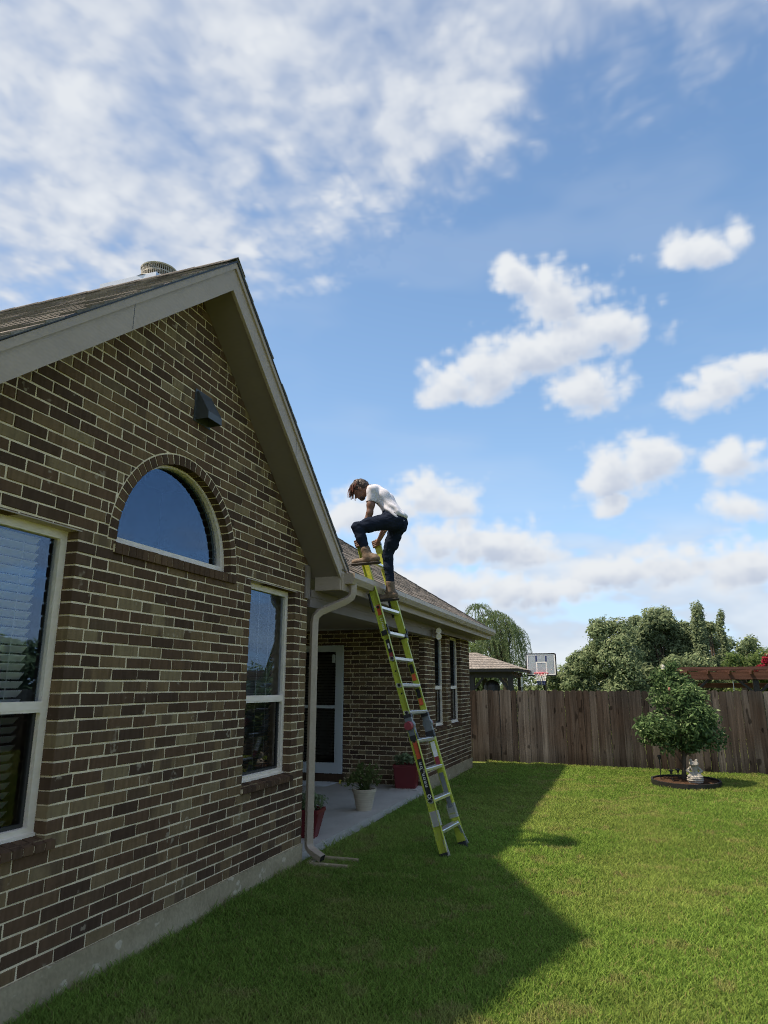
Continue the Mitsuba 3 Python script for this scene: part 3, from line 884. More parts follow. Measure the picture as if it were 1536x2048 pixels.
def shingle_rows(O, along, up, nrm, length, rise, inside, seed, exp=0.135):
    """Courses of tabs: O a corner at the eave, 'along' the eave, 'up' the slope."""
    r = np.random.default_rng(seed)
    O, along, up, nrm = (np.asarray(a, float) for a in (O, along, up, nrm))
    rows = int(rise / exp) + 1
    for k in range(rows):
        s0 = k * exp
        x = -r.random() * .2
        while x < length:
            w = r.uniform(.12, .30)
            lo, hi = x + .002, min(x + w - .002, length)
            x += w
            lo = max(lo, 0)
            if hi - lo < .03 or not inside(lo, hi, s0):
                continue
            t = 0.012 + (0.005 if r.random() < .4 else 0) + r.uniform(0, .002)
            e = r.uniform(-.0015, .0015)
            v = []
            for a in (lo, hi):
                for b, hgt in ((s0 + e, t), (min(s0 + exp * 1.15, rise), .006)):
                    for q in (0.0005, hgt):
                        v.append(O + along * a + up * b + nrm * q)
            m = TM(np.array(v), CUBE_T)
            if m.volume < 0:
                m.invert()
            shingles.append((np.linalg.norm(m.vertices.mean(0) - CAM), m, (r.random(), r.random())))


cs, sn = 1 / math.hypot(1, SL), SL / math.hypot(1, SL)
lenL = (YC - YL + .02) / cs
shingle_rows((XE + .028, YL - .02, gable_z(YL - .02) + .016), (-1, 0, 0), (0, cs, sn), (0, -sn, cs), 7.2, lenL, lambda a, b, s: True, 21)
lenR = (YR - YC) / cs
shingle_rows((XE + .028, YR, gable_z(YR) + .014), (-1, 0, 0), (0, -cs, sn), (0, sn, cs), 0.5, lenR, lambda a, b, s: True, 22)
cm, sm = 1 / math.hypot(1, MS), MS / math.hypot(1, MS)
riseM = (XE - RX) / cm


def in_main(a, b, s):
    y0_, y1_, x = 6.7 + a, 6.7 + b, XE - s * cm
    hip = YE + .02 - (XE - x)
    return y1_ < hip + .12 and y0_ < hip and main_z(x) > gable_z(max(y0_, 4.5)) - .25 and y0_ > 4.4


shingle_rows((XE + .012, 6.7, main_z(XE + .012) + .003), (0, 1, 0), (-cm, 0, sm), (sm, 0, cm), 9.4, riseM, in_main, 23)
for q in range(46):   # ridge and hip caps
    pass
shingles.sort(key=lambda b: b[0])
for d, m, t in shingles[:150]:
    part('shingle', roof, m, 'm_shingle', uv=np.tile(t, (8, 1)))
rest = shingles[150:]
part('shingle_courses', roof, cat([b[1] for b in rest]), 'm_shingle', uv=flat_uv([b[1] for b in rest], [b[2] for b in rest]), kind='stuff')
caps, ct = [], []
rr = np.random.default_rng(77)
for k in range(44):
    x = XE + .03 - k * .145
    z = 5.066 + .002 * (k % 2)
    for sgn in (-1, 1):
        v = np.array([[xx, YC + sgn * yy, z + .005 * (xx > x - .1) - SL * yy + hh] for xx in (x - .30, x) for yy in (0, .13) for hh in (0, .008)])
        m = TM(v, CUBE_T)
        if m.volume < 0:
            m.invert()
        caps.append(m)
        ct.append((rr.random() * .5, rr.random()))
for k in range(58):
    t = k * .145 * .62
    p0 = np.array([XE - t, YE + .02 - t, main_z(XE - t) + .016 + .004 * (k % 2)])
    hd = np.array([-1, -1, MS]) / math.sqrt(2 + MS * MS)
    for sd in (np.array([0, -1, 0]) * .12, np.array([-1, 0, 0]) * .12):
        v = np.array([p0 + hd * a + sd * b + np.array([0, 0, h + (.012 if a == 0 else 0)]) for a in (0, .28) for b in (0, 1) for h in (0, .012)])
        m = TM(v, CUBE_T)
        if m.volume < 0:
            m.invert()
        caps.append(m)
        ct.append((rr.random() * .6, rr.random()))
part('ridge_caps', roof, cat(caps), 'm_shingle', uv=flat_uv(caps, ct), kind='stuff')
part('drip_edge', roof, cat(prisms(Polygon([(YL - .03, zt(YL) - .012), (YC, 5.028), (YR, zt(YR) - .006), (YR, zt(YR) + .012), (YC, 5.044), (YL - .03, zt(YL) + .006)]), *GX, .0165, .024)), 'm_plastic')

# ---- gutter (K profile) and downspout
prof = np.array([[0, 0], [0, .118], [.010, .118], [.010, .012], [.082, .012], [.112, .070], [.112, .104], [.100, .104], [.100, .118], [.124, .118], [.124, .062], [.092, 0.0]])
gut = part('gutter', house, sweep(np.c_[prof[:, 0], prof[:, 1]], [(XE, 7.02, 2.622), (XE, YE + .01, 2.632)], (1, 0, 0)), 'm_gutter')
gpoly = Polygon([(0, 0), (0, .118), (.124, .118), (.124, .062), (.092, 0)])
part('end_cap', gut, cat(prisms(gpoly, (XE, 7.02, 2.622), (1, 0, 0), (0, 0, 1), (0, -1, 0), 0, .004)), 'm_gutter')
part('end_cap', gut, cat(prisms(gpoly, (XE, YE + .014, 2.632), (1, 0, 0), (0, 0, 1), (0, -1, 0), 0, .004)), 'm_gutter')


def spout_path():
    P = [(-2.82, 7.12, 2.64), (-2.82, 7.12, 2.54), (-2.835, 7.11, 2.485), (-2.875, 7.075, 2.445), (-2.94, 7.02, 2.405), (-3.06, 6.915, 2.335), (-3.11, 6.87, 2.30), (-3.145, 6.845, 2.25), (-3.155, 6.84, 2.18)]
    P += [(-3.155, 6.84, z) for z in (1.72, 1.70, 1.2, .7, .32, .30, .0)] + [(-3.15, 6.835, -.035), (-3.125, 6.83, -.065), (-3.05, 6.81, -.10), (-2.985, 6.795, -.125)]
    return np.array(P)


sp = spout_path()
a_, b_ = .038, .030
rect = []
for cx_, cy_, t0 in ((a_ - .008, b_ - .008, 0), (-a_ + .008, b_ - .008, 90), (-a_ + .008, -b_ + .008, 180), (a_ - .008, -b_ + .008, 270)):
    for t in (0, 45, 90):
        rect.append((cx_ + .008 * math.cos(math.radians(t0 + t)), cy_ + .008 * math.sin(math.radians(t0 + t))))
ds = part('downspout', house, sweep(rect, sp, (.62, .78, 0)), 'm_spout', smooth=35)
for z in (1.71, .31):
    part('strap', ds, sweep(np.array(rect) * 1.10, [(-3.155, 6.84, z - .012), (-3.155, 6.84, z + .012)], (.62, .78, 0)), 'm_spout')
q0, q1 = sp[-1], sp[-1] + (sp[-1] - sp[-2]) * .06
part('outlet', ds, sweep(np.array(rect) * .9, [q0 + (q0 - sp[-2]) * .02, q1], (.62, .78, 0)), 'm_black')

# ---- flue cap behind the ridge, flashing under it
cx0, cy0, cz0 = -4.12, 5.02, 5.37
fl = part('flue_cap', house, cat([lathe([(.0, h), (.170, h), (.170, h + .010), (.0, h + .010)], 32, (cx0, cy0, cz0)) for h in (.06, .12, .18)] +
                                 [tube([(cx0 + .166 * math.cos(t), cy0 + .166 * math.sin(t), cz0 + .02), (cx0 + .166 * math.cos(t), cy0 + .166 * math.sin(t), cz0 + .185)], .0042, 5) for t in np.arange(52) * 2 * math.pi / 52] +
                                 [lathe([(.175, .182), (.180, .195), (.14, .208), (0, .212)], 32, (cx0, cy0, cz0))]), 'm_cap')
part('flue', fl, lathe([(.115, -.05), (.115, .185)], 20, (cx0, cy0, cz0)), 'm_plastic')
part('chimney', house, box(-4.58, -3.98, 4.80, 5.30, 4.2, cz0 - .03), 'm_trim')
part('chimney_cover', house, cat(box(-4.61, -3.95, 4.77, 5.33, cz0 - .045, cz0 + .004), lathe([(.26, .004), (.20, .05), (0, .05)], 20, (cx0, cy0, cz0))), 'm_galv')

# ---- flood light under the eave of the wing
fx, fy, fz = -3.16, 11.86, 2.42
fl_ = part('flood_light', house, cat(box(XF + .004, XF + .03, 11.93, 12.05, 2.36, 2.48), tube([(XF + .03, 11.99, 2.42), (fx, 11.95, 2.43)], .018)), 'm_vinyl')
for s in (-1, 1):
    part('lamp_head', fl_, cat(tube([(fx, 11.95, 2.43 + .03 * s), (fx + .10, 11.95 - .10, 2.41 + .05 * s)], [.03, .055], 14)), 'm_vinyl', smooth=40)
part('motion_sensor', fl_, box(XF + .03, XF + .08, 12.10, 12.20, 2.44, 2.54), 'm_plastic')

# ------------------------------------------------------------------ splash block
sb = thing('splash_block', 'weathered concrete splash block lying in the grass under the downspout', 'splash block')
A, B = np.array([-3.02, 6.86]), np.array([-2.62, 6.86])
tr = []
yy0, yy1 = 6.74, 7.06
for (x0, x1, ya, yb, z0, z1) in ((-3.14, -2.72, yy0, yy0 + .045, GZ - .03, GZ + .038), (-3.14, -2.70, yy1 - .045, yy1, GZ - .03, GZ + .038), (-3.14, -3.08, yy0 + .045, yy1 - .045, GZ - .03, GZ + .045), (-3.08, -2.70, yy0 + .045, yy1 - .045, GZ - .03, GZ + .005)):
    tr.append(box(x0, x1, ya, yb, z0, z1))
for yv in (yy0 + .022, yy1 - .022):
    tr.append(tube([(-2.72, yv, GZ - .03), (-2.72, yv, GZ + .038)], .0225, 10))
m = cat(tr)
solo(sb, m, 'm_concrete')

# ------------------------------------------------------------------ ladder
LA, LB = np.array([-1.91, 7.53, GZ]), np.array([-2.77, 7.72, 2.58])
RA, RB = np.array([-1.86, 8.05, GZ]), np.array([-2.77, 8.31, 2.68])
LU, RU = (LB - LA) / np.linalg.norm(LB - LA), (RB - RA) / np.linalg.norm(RB - RA)
LAT = np.array([0.05, 1, 0.0])
LAT /= np.linalg.norm(LAT)
NRM = np.cross(LU, LAT)                       # away from the climber's side
NRM /= np.linalg.norm(NRM)
if NRM[0] < 0:
    NRM = -NRM                                # towards the lawn (the climbing side)
lad = thing('ladder', 'yellow-green articulated ladder leaning on the gutter', 'ladder')


def on(A, U, s, lat=0.0, out=0.0):
    return A + U * s + LAT * lat + NRM * out


def rail(A, U, sgn, s0, s1, depth, web=.006, fl=.028, lat=0.0, flare=()):
    """C-channel rail: web across the ladder's thickness, flanges turned outward."""
    ss = [s0, s1] if not flare else [s0] + [f[0] for f in flare] + [s1]
    off = [lat] * len(ss) if not flare else [flare[0][1] if len(flare) and flare[0][2] else lat] + [f[1] for f in flare] + [flare[-1][3] if len(flare[-1]) > 3 else lat]
    pts = [on(A, U, s, o * sgn) for s, o in zip(ss, off)]
    h = depth / 2
    pr = [(-h, 0), (h, 0), (h, fl), (h - web, fl), (h - web, web), (-h + web, web), (-h + web, fl), (-h, fl)]
    if sgn < 0:
        pr = pr
    v, n = [], len(pr)
    for p in pts:
        v.append(np.array([p + NRM * a + LAT * sgn * b for a, b in pr]))
    v = np.vstack(v)
    q = np.array([[i * n + j, i * n + (j + 1) % n, (i + 1) * n + (j + 1) % n, (i + 1) * n + j] for i in range(len(pts) - 1) for j in range(n)])
    caps_ = []
    for b in (0, (len(pts) - 1) * n):
        caps_ += [[b + 0, b + 1, b + 4], [b + 0, b + 4, b + 5], [b + 1, b + 2, b + 3], [b + 1, b + 3, b + 4], [b + 0, b + 5, b + 6], [b + 0, b + 6, b + 7]]
    return TM(v, np.vstack([tri(q), caps_]))


S_FOOT, S_HINGE, S_LOCK, S_TOP = 0.03, 1.36, 2.43, 3.66
RUN = [.25 + .3135 * k for k in range(12)]
sides = ((LA, LU, -1), (RA, RU, 1))
rails = []
for A, U, sg in sides:
    lo = part('rail', lad, cat(rail(A, U, sg, S_FOOT, S_HINGE - .05, .088, fl=.034, flare=((.20, .022, 1), (.55, 0.0, 0)))), 'm_fiber')
    up = part('rail', lad, rail(A, U, sg, S_HINGE + .06, S_LOCK, .074, fl=.028, lat=-.004), 'm_fiber')
    top = part('rail', lad, rail(A, U, sg, S_LOCK - .05, S_TOP + .06 * sg, .088, fl=.036, lat=.006, flare=((2.78, .006, 0), (3.02, .022 if sg < 0 else .004, 0), (3.3, .030 if sg < 0 else .0, 0, .034 if sg < 0 else .0))), 'm_fiber')
    inner = part('rail', lad, rail(A, U, sg, .35, S_HINGE - .05, .070, fl=.026, lat=-.012), 'm_fiber')
    rails.append((lo, up, top))
    part('foot', lad, cat(bar(on(A, U, -.012, .022 * sg + .012 * sg), on(A, U, .055, .022 * sg + .012 * sg), .050, .098, NRM), bar(on(A, U, -.03, .034 * sg, 0), on(A, U, -.01, .034 * sg, 0), .056, .108, NRM)), 'm_plastic')
    part('rubber_tip', lad, cat(bar(on(A, U, S_TOP - .02 + .06 * sg, (.050 if sg < 0 else .016) * sg), on(A, U, S_TOP + .02 + .06 * sg, (.050 if sg < 0 else .016) * sg), .052, .094, NRM)), 'm_plastic')
    # hinge: two plates, a hub and the knob
    hc = on(A, U, S_HINGE, .012 * sg)
    hg = part('hinge', lad, cat(bar(on(A, U, S_HINGE - .11, .006 * sg), on(A, U, S_HINGE - .008, .006 * sg), .045, .094, NRM), bar(on(A, U, S_HINGE + .008, .006 * sg), on(A, U, S_HINGE + .11, .006 * sg), .040, .084, NRM),
                                tube([hc - LAT * .032, hc + LAT * .032], .056, 20)), 'm_greyplastic', smooth=35)
    part('hinge_lock', hg, bar(on(A, U, S_HINGE - .16, .0), on(A, U, S_HINGE - .09, .0), .055, .10, NRM), 'm_plastic')
    part('hinge_lock', hg, bar(on(A, U, S_HINGE + .085, .0), on(A, U, S_HINGE + .125, .0), .052, .09, NRM), 'm_plastic')
    part('knob', hg, cat(tube([hc + LAT * sg * .034, hc + LAT * sg * .085], [.050, .044], 14)), 'm_red', smooth=35)
    # clamp where the telescoping rails meet
    part('telescope_clamp', lad, cat(bar(on(A, U, S_LOCK - .02, .006 * sg), on(A, U, S_LOCK + .035, .006 * sg), .060, .102, NRM), bar(on(A, U, S_LOCK + .02, .03 * sg, .05), on(A, U, S_LOCK + .10, .03 * sg, .05), .018, .02, NRM)), 'm_plastic')
    part('rail_cap', lad, bar(on(A, U, .31, .016 * sg), on(A, U, .46, .010 * sg), .052, .094, NRM), 'm_alu')
    part('rock_lock', lad, cat(tube([on(A, U, 2.72, .03 * sg, -.06), on(A, U, 2.95, .03 * sg, -.06)], .02, 10)), 'm_plastic')
for k, s in enumerate(RUN):
    if s > 3.5:
        continue
    a, b = on(LA, LU, s, .0), on(RA, RU, s - .0, .0)
    t = (b - a) / np.linalg.norm(b - a)
    a, b = a - t * .012, b + t * .012
    F_ = np.array([-1, 0, .0]) - t * (-t[0])
    F_ /= np.linalg.norm(F_)
    upv = np.cross(t, F_)
    if upv[2] < 0:
        upv = -upv
    pr = [(-.040, .014), (-.034, .019), (.036, .019), (.044, .012), (.042, -.012), (.022, -.026), (-.016, -.026), (-.040, -.012)]
    v = np.vstack([np.array([p + F_ * x + upv * z for x, z in pr]) for p in (a, b)])
    n = len(pr)
    q = np.array([[j, (j + 1) % n, n + (j + 1) % n, n + j] for j in range(n)])
    part('rung', lad, TM(v, np.vstack([tri(q), [[0, j, j + 1] for j in range(1, n - 1)], [[n, n + j, n + j + 1] for j in range(1, n - 1)]])), 'm_alu')
    part('rung_end', lad, cat(tube([a - t * .004, a - t * .010], .017, 10)), 'm_black')
# stabiliser legs at the foot
for A, U, sg in sides:
    part('brace', lad, bar(on(A, U, .27, .0, .02), on(A, U, .02, .055 * sg, .055), .014, .026, NRM), 'm_alu')


def sticker(A, U, sg, s0, s1, mat, lat, half, rise=0.0015, c=0.0):
    """Flat print on the outer face of a rail's web (sg side)."""
    p = lambda s, o: on(A, U, s, lat * sg, o + c) + LAT * sg * rise
    return TM([p(s0, -half), p(s0, half), p(s1, half), p(s1, -half)], [[0, 1, 2], [0, 2, 3]])


def letters(A, U, sg, s0, s1, lat, n, half, rise, seed, c=0.0):
    r = np.random.default_rng(seed)
    out, st = [], (s1 - s0) / n
    for k in range(n):
        a = s0 + k * st + st * .15
        b = a + st * .62
        e = st * .18
        out += [sticker(A, U, sg, a, a + e, None, lat, half, rise, c)]
        kind = r.integers(0, 4)
        if kind == 0:
            out += [sticker(A, U, sg, b - e, b, None, lat, half, rise, c), sticker(A, U, sg, a + e, b - e, None, lat, half * .2, rise, c + half * .8)]
        elif kind == 1:
            out += [sticker(A, U, sg, a + e, b, None, lat, half * .18, rise, c - half * .82)]
        elif kind == 2:
            out += [sticker(A, U, sg, a + e, b, None, lat, half * .18, rise, c + half * .82), sticker(A, U, sg, a + e, b - e * .5, None, lat, half * .18, rise, c)]
        else:
            out += [sticker(A, U, sg, b - e, b, None, lat, half, rise, c), sticker(A, U, sg, a + e, b - e, None, lat, half * .18, rise, c - half * .82)]
    return cat(out)


# printed labels: on the outer face of the near rail and the inner face of the far rail
for s0, red0, red1, w0, w1, lg in ((.56, 1.00, 1.20, .70, .97, .61), (2.46, 2.66, 2.83, 2.47, 2.63, 2.87)):
    top_ = s0 > 2
    bk = part('label', lad, sticker(LA, LU, -1, s0, red1 + (.09 if top_ else .02), None, .010, .030), 'm_black')
    part('label_panel', bk, sticker(LA, LU, -1, red0, red1, None, .010, .024, .0025), 'm_orange')
    part('lettering', bk, letters(LA, LU, -1, w0, w1, .010, 7, .013, .0030, 8 + int(s0 * 10)), 'm_white')
    th = np.linspace(0, 2 * np.pi, 25)
    ringv = np.array([on(LA, LU, lg + r_ * math.cos(t), -.010, r_ * math.sin(t)) - LAT * .003 for t in th[:-1] for r_ in (.014, .021)])
    ringf = np.array([[2 * k, 2 * k + 1, (2 * k + 3) % 48, (2 * k + 2) % 48] for k in range(24)])
    part('emblem', bk, TM(ringv, tri(ringf)), 'm_white')
part('label', lad, sticker(LA, LU, -1, 2.20, 2.36, None, .004, .024), 'm_black')
part('label', lad, sticker(LA, LU, -1, 2.13, 2.20, None, .004, .024), 'm_red')
part('label', lad, sticker(LA, LU, -1, 2.25, 2.31, None, .004, .010, .003), 'm_white')
iv = part('label', lad, sticker(RA, RU, -1, .98, 1.15, None, .018, .027), 'm_white')
part('label', lad, sticker(RA, RU, -1, .86, .98, None, .018, .027), 'm_red')
part('label', lad, sticker(RA, RU, -1, .42, .80, None, .018, .027), 'm_greyplastic')
part('label', lad, sticker(RA, RU, -1, 1.58, 1.66, None, .018, .025), 'm_orange')
part('label', lad, sticker(RA, RU, -1, 1.67, 1.78, None, .018, .025), 'm_black')
part('label', lad, sticker(RA, RU, -1, 1.88, 1.96, None, .018, .025), 'm_orange')
part('label', lad, sticker(RA, RU, -1, 1.97, 2.08, None, .018, .025), 'm_black')
for s in (1.72, 1.98, 2.10, 1.50):
    c0 = on(LA, LU, s, -.002)
    part('lock_hole', lad, tube([c0 - LAT * .006, c0 + LAT * .004], .010, 10), 'm_black')

# ------------------------------------------------------------------ person
person = thing('person', 'person in white shirt, dark trousers and tan boots climbing off the ladder', 'person')
J = dict(pel=(-2.560, 7.84, 3.52), hipL=(-2.60, 7.745, 3.485), hipR=(-2.545, 7.94, 3.495), kneeL=(-2.955, 7.58, 3.395), ankL=(-2.820, 7.60, 3.035), kneeR=(-2.700, 7.98, 3.105), ankR=(-2.665, 8.0, 2.655),
         waist=(-2.610, 7.845, 3.62), chest=(-2.715, 7.86, 3.80), upper=(-2.80, 7.865, 3.895), shL=(-2.80, 7.69, 3.875), shR=(-2.795, 8.045, 3.885), elbL=(-2.825, 7.665, 3.585), haL=(-3.005, 7.745, 3.335),
         elbR=(-2.735, 8.13, 3.585), haR=(-2.975, 8.285, 3.425), neck=(-2.885, 7.865, 3.945), head=(-3.015, 7.862, 3.950))
J['haL'] = on(LA, LU, 3.58, -.085, .012)
J['haR'] = on(RA, RU, 3.72, -.030, .014)
J = {k: np.array(v) for k, v in J.items()}

HR = 0.52                                     # head tilt, looking down over the roof
face, crown = np.array([-math.cos(HR + .12), -.04, -math.sin(HR + .12)]), np.array([-math.sin(HR + .12), 0, math.cos(HR + .12)])
face /= np.linalg.norm(face)
crown -= face * (crown @ face)
crown /= np.linalg.norm(crown)
left = np.cross(face, crown)                  # sideways
RH = np.stack([face, left, crown], 1)


def hp(a, b, c):
    return J['head'] + RH @ np.array([a, b, c])


F = Field((-3.25, 7.35, 2.45), (-2.30, 8.50, 4.15), 0.0065)
F.ell(hp(-.005, 0, .030), (.097, .076, .094), RH, .01)            # skull
F.ell(hp(.032, 0, -.045), (.066, .058, .070), RH, .03)            # face and jaw
F.ell(hp(.062, 0, -.092), (.026, .030, .022), RH, .025)           # chin
F.ell(hp(.085, 0, .012), (.018, .050, .012), RH, .02)             # brow
F.cap(hp(.094, 0, .000), .009, hp(.112, 0, -.036), .015, .012)    # nose
for s in (-1, 1):
    F.ell(hp(.088, .030 * s, -.008), (.014, .016, .010), RH, .008, cut=True)   # eye sockets
    F.ell(hp(.078, .030 * s, -.009), (.012, .013, .010), RH, .003)
    F.ell(hp(-.006, .080 * s, -.012), (.020, .010, .032), RH, .006)            # ears
    F.ell(hp(.100, .018 * s, -.037), (.009, .009, .008), RH, .006)
F.ell(hp(.088, 0, -.062), (.012, .026, .008), RH, .005)
F.ell(hp(.086, 0, -.074), (.012, .022, .008), RH, .005)
F.cap(hp(-.050, 0, -.050), .058, J['neck'] + (.03, 0, -.005), .062, .03)
F.cap(J['neck'], .056, J['upper'], .068, .03)
for s in (-.075, .075):
    F.cap(J['upper'] + (0, s, 0), .066, J['chest'] + (0, s, 0), .075, .04)
    F.cap(J['chest'] + (0, s, 0), .075, J['waist'] + (0, s * .8, 0), .072, .04)
    F.cap(J['waist'] + (0, s * .8, 0), .072, J['pel'] + (0, s, 0), .085, .04)
for q in 'LR':
    F.cap(J['upper'], .07, J['sh' + q], .058, .04)
    el, ha = J['elb' + q], J['ha' + q]
    fd = (ha - el) / np.linalg.norm(ha - el)
    F.cap(J['sh' + q], .055, el + (J['sh' + q] - el) * .35, .047, .03)
    F.cap(el + (J['sh' + q] - el) * .35, .047, el, .039, .03)
    F.cap(el, .039, el + (ha - el) * .30, .042, .025)
    F.cap(el + (ha - el) * .30, .042, ha - fd * .02, .026, .025)
    F.cap(J['hip' + q], .085, J['knee' + q], .052, .03)
    F.cap(J['knee' + q], .050, J['ank' + q], .038, .03)
body = F.mesh()
# hands: palm on the rail's outer face, fingers round it, thumb on the near side
hands = []
for q, A, U, sg in (('L', LA, LU, -1), ('R', RA, RU, 1)):
    ha, el = J['ha' + q], J['elb' + q]
    fd = (ha - el) / np.linalg.norm(ha - el)
    ps = (ha - A) @ U
    rc = on(A, U, ps + .02, (.040 if sg < 0 else .012) * sg)   # centre of the rail where it is held
    PD, QD = -LAT, -NRM                            # palm on the rail's outer side, fingers over its front edge
    G = Field(rc - .17, rc + .17, 0.0042)
    pc = rc + PD * .036 + NRM * .022
    G.cap(ha - fd * .06, .027, ha - fd * .02, .025, .01)
    G.cap(ha - fd * .02, .024, pc - U * .026, .018, .02)
    G.cap(ha - fd * .02, .024, pc + U * .030, .018, .02)
    G.cap(pc - U * .030, .016, pc + U * .032, .016, .02)
    for k, (o, ln) in enumerate(((-.036, .8), (-.013, .95), (.011, 1.0), (.034, .92))):
        b0 = pc + U * o + QD * .004
        b1 = rc + U * (o * 1.05) + PD * .034 + QD * .048
        b2 = rc + U * (o * 1.05) + PD * .010 * ln + QD * .060
        b3 = rc + U * (o * 1.0) - PD * (.024 * ln) + QD * .052
        G.cap(b0, .0120, b1, .0108, .004)
        G.cap(b1, .0108, b2, .0098, .003)
        G.cap(b2, .0098, b3, .0082, .003)
    t0 = pc + U * .026 + NRM * .012
    t1 = t0 + U * .026 + NRM * .016 - PD * .022
    t2 = t1 + U * .012 + NRM * .002 - PD * .034
    G.cap(t0, .014, t1, .012, .008)
    G.cap(t1, .012, t2, .009, .004)
    hands.append(G.mesh())
solo(person, cat([body] + hands), 'm_skin', smooth=True)

# shirt
F = Field((-3.05, 7.40, 3.30), (-2.28, 8.35, 4.10), 0.007)
F.cap(J['neck'] + (.055, 0, -.012), .075, J['upper'], .082, .04)
for s in (-.082, .082):
    F.cap(J['upper'] + (.008, s, 0), .080, J['chest'] + (.012, s, 0), .095, .05)
    F.cap(J['chest'] + (.012, s, 0), .095, J['waist'] + (.022, s * .85, .0), .098, .05)
    F.cap(J['waist'] + (.022, s * .85, .0), .098, J['pel'] + (.030, s * .85, .030), .104, .04)
for q in 'LR':
    el = J['elb' + q]
    F.cap(J['upper'], .072, J['sh' + q], .068, .04)
    F.cap(J['sh' + q], .067, J['sh' + q] + (el - J['sh' + q]) * .46, .064, .03)
sm_ = F.mesh()
vv = sm_.vertices
# open the sleeves and the neck a little: trim below the hem line
hem = (vv[:, 2] - (3.475 + .42 * np.clip(-2.42 - vv[:, 0], 0, .5)))
sm_ = trimesh.smoothing.filter_taubin(TM(sm_.vertices, sm_.faces), iterations=10)
vs = np.array(sm_.vertices)
fo = np.sin((vs[:, 0] * .75 + vs[:, 2] * .9) * 62 + 5 * meshkit.noise(vs * 7, 3)) * np.clip((3.80 - vs[:, 2]) / .2, .15, 1) * meshkit.noise(vs * 6 + 2, 4) * .020 + .010 * (meshkit.noise(vs * 7, 5) - .5)
sm_ = TM(vs + np.array(sm_.vertex_normals) * fo[:, None], sm_.faces)
keep = hem[sm_.faces].min(1) > 0
cut_ = np.ones(len(sm_.faces), bool)
for q in 'LR':
    el = J['elb' + q]
    d = (el - J['sh' + q]) / np.linalg.norm(el - J['sh' + q])
    along_ = (vv - J['sh' + q]) @ d
    rad = np.linalg.norm(vv - J['sh' + q] - along_[:, None] * d, axis=1)
    cut_ &= ~((along_ > .155) & (rad < .085) & (np.abs(vv[:, 1] - 7.86) > .13))[sm_.faces].any(1)
part('shirt', person, TM(sm_.vertices, sm_.faces[keep & cut_]), 'm_shirt', smooth=True)

# trousers
F = Field((-3.15, 7.35, 2.55), (-2.25, 8.25, 3.80), 0.007)
for s in (-.072, .072):
    F.cap(J['pel'] + (.012, s, -.015), .110, J['pel'] + (-.03, s, .06), .100, .05)
    F.ell(J['pel'] + (.038, s * .95, -.055), (.098, .090, .105), None, .04)
for q in 'LR':
    hj, kj, aj = J['hip' + q], J['knee' + q], J['ank' + q]
    F.cap(hj, .104, kj + (hj - kj) * .35, .084, .05)
    F.cap(kj + (hj - kj) * .35, .084, kj, .062, .04)
    F.cap(kj, .062, aj + (kj - aj) * .65, .060, .04)
    F.cap(aj + (kj - aj) * .65, .060, aj + (kj - aj) * .02, .048, .03)
tm_ = wrinkle(F.mesh(), .0095, 11, 6, (1, 1, 1.9))
top_cut = tm_.vertices[:, 2] - 3.62 - .25 * (-2.60 - tm_.vertices[:, 0]) * (tm_.vertices[:, 0] < -2.6)
part('trousers', person, TM(tm_.vertices, tm_.faces[(top_cut[tm_.faces] < .04).all(1)]), 'm_jean', smooth=True)

# boots
for q, toe, heel in (('L', (-2.985, 7.590, 2.955), (-2.715, 7.60, 2.962)), ('R', (-2.795, 7.985, 2.560), (-2.615, 8.005, 2.570))):
    toe, heel, aj = np.array(toe), np.array(heel), J['ank' + q]
    lo_ = np.minimum(np.minimum(toe, heel), aj) - .14
    hi_ = np.maximum(np.maximum(toe, heel), aj) + .16
    F = Field(lo_, hi_, .006)
    F.cap(heel + (0, 0, .030), .044, toe + (0, 0, .016), .040, .02, squash=(1, 1.0, .9))
    F.cap(heel + (-.02, 0, .045), .050, aj + (0, 0, -.005), .054, .03)
    F.cap(aj + (0, 0, -.01), .054, aj + (J['knee' + q] - aj) * .22, .058, .02)
    F.cap((heel + toe) / 2 + (.02, 0, .045), .042, aj + (-.015, 0, -.02), .046, .03)
    bt = wrinkle(F.mesh(), .004, 22, 5)
    bk = part('boot', person, bt, 'm_boot', smooth=True)
    F = Field(lo_, hi_, .006)
    F.cap(heel + (.012, 0, -.012), .046, toe + (-.012, 0, -.016), .042, .01, squash=(1, 1.06, .42))
    part('sole', bk, F.mesh(), 'm_sole', smooth=True)
    la = [(heel + toe) / 2 + (-.03 + .018 * k, 0, .082 + .020 * k) for k in range(4)]
    part('laces', bk, cat([tube([p + (0, -.030, -.006), p + (-.012, 0, .006), p + (0, .030, -.006)], .005, 6) for p in la]), 'm_sole')
tg = J['ankL'] + np.array([-.045, -.045, .045])
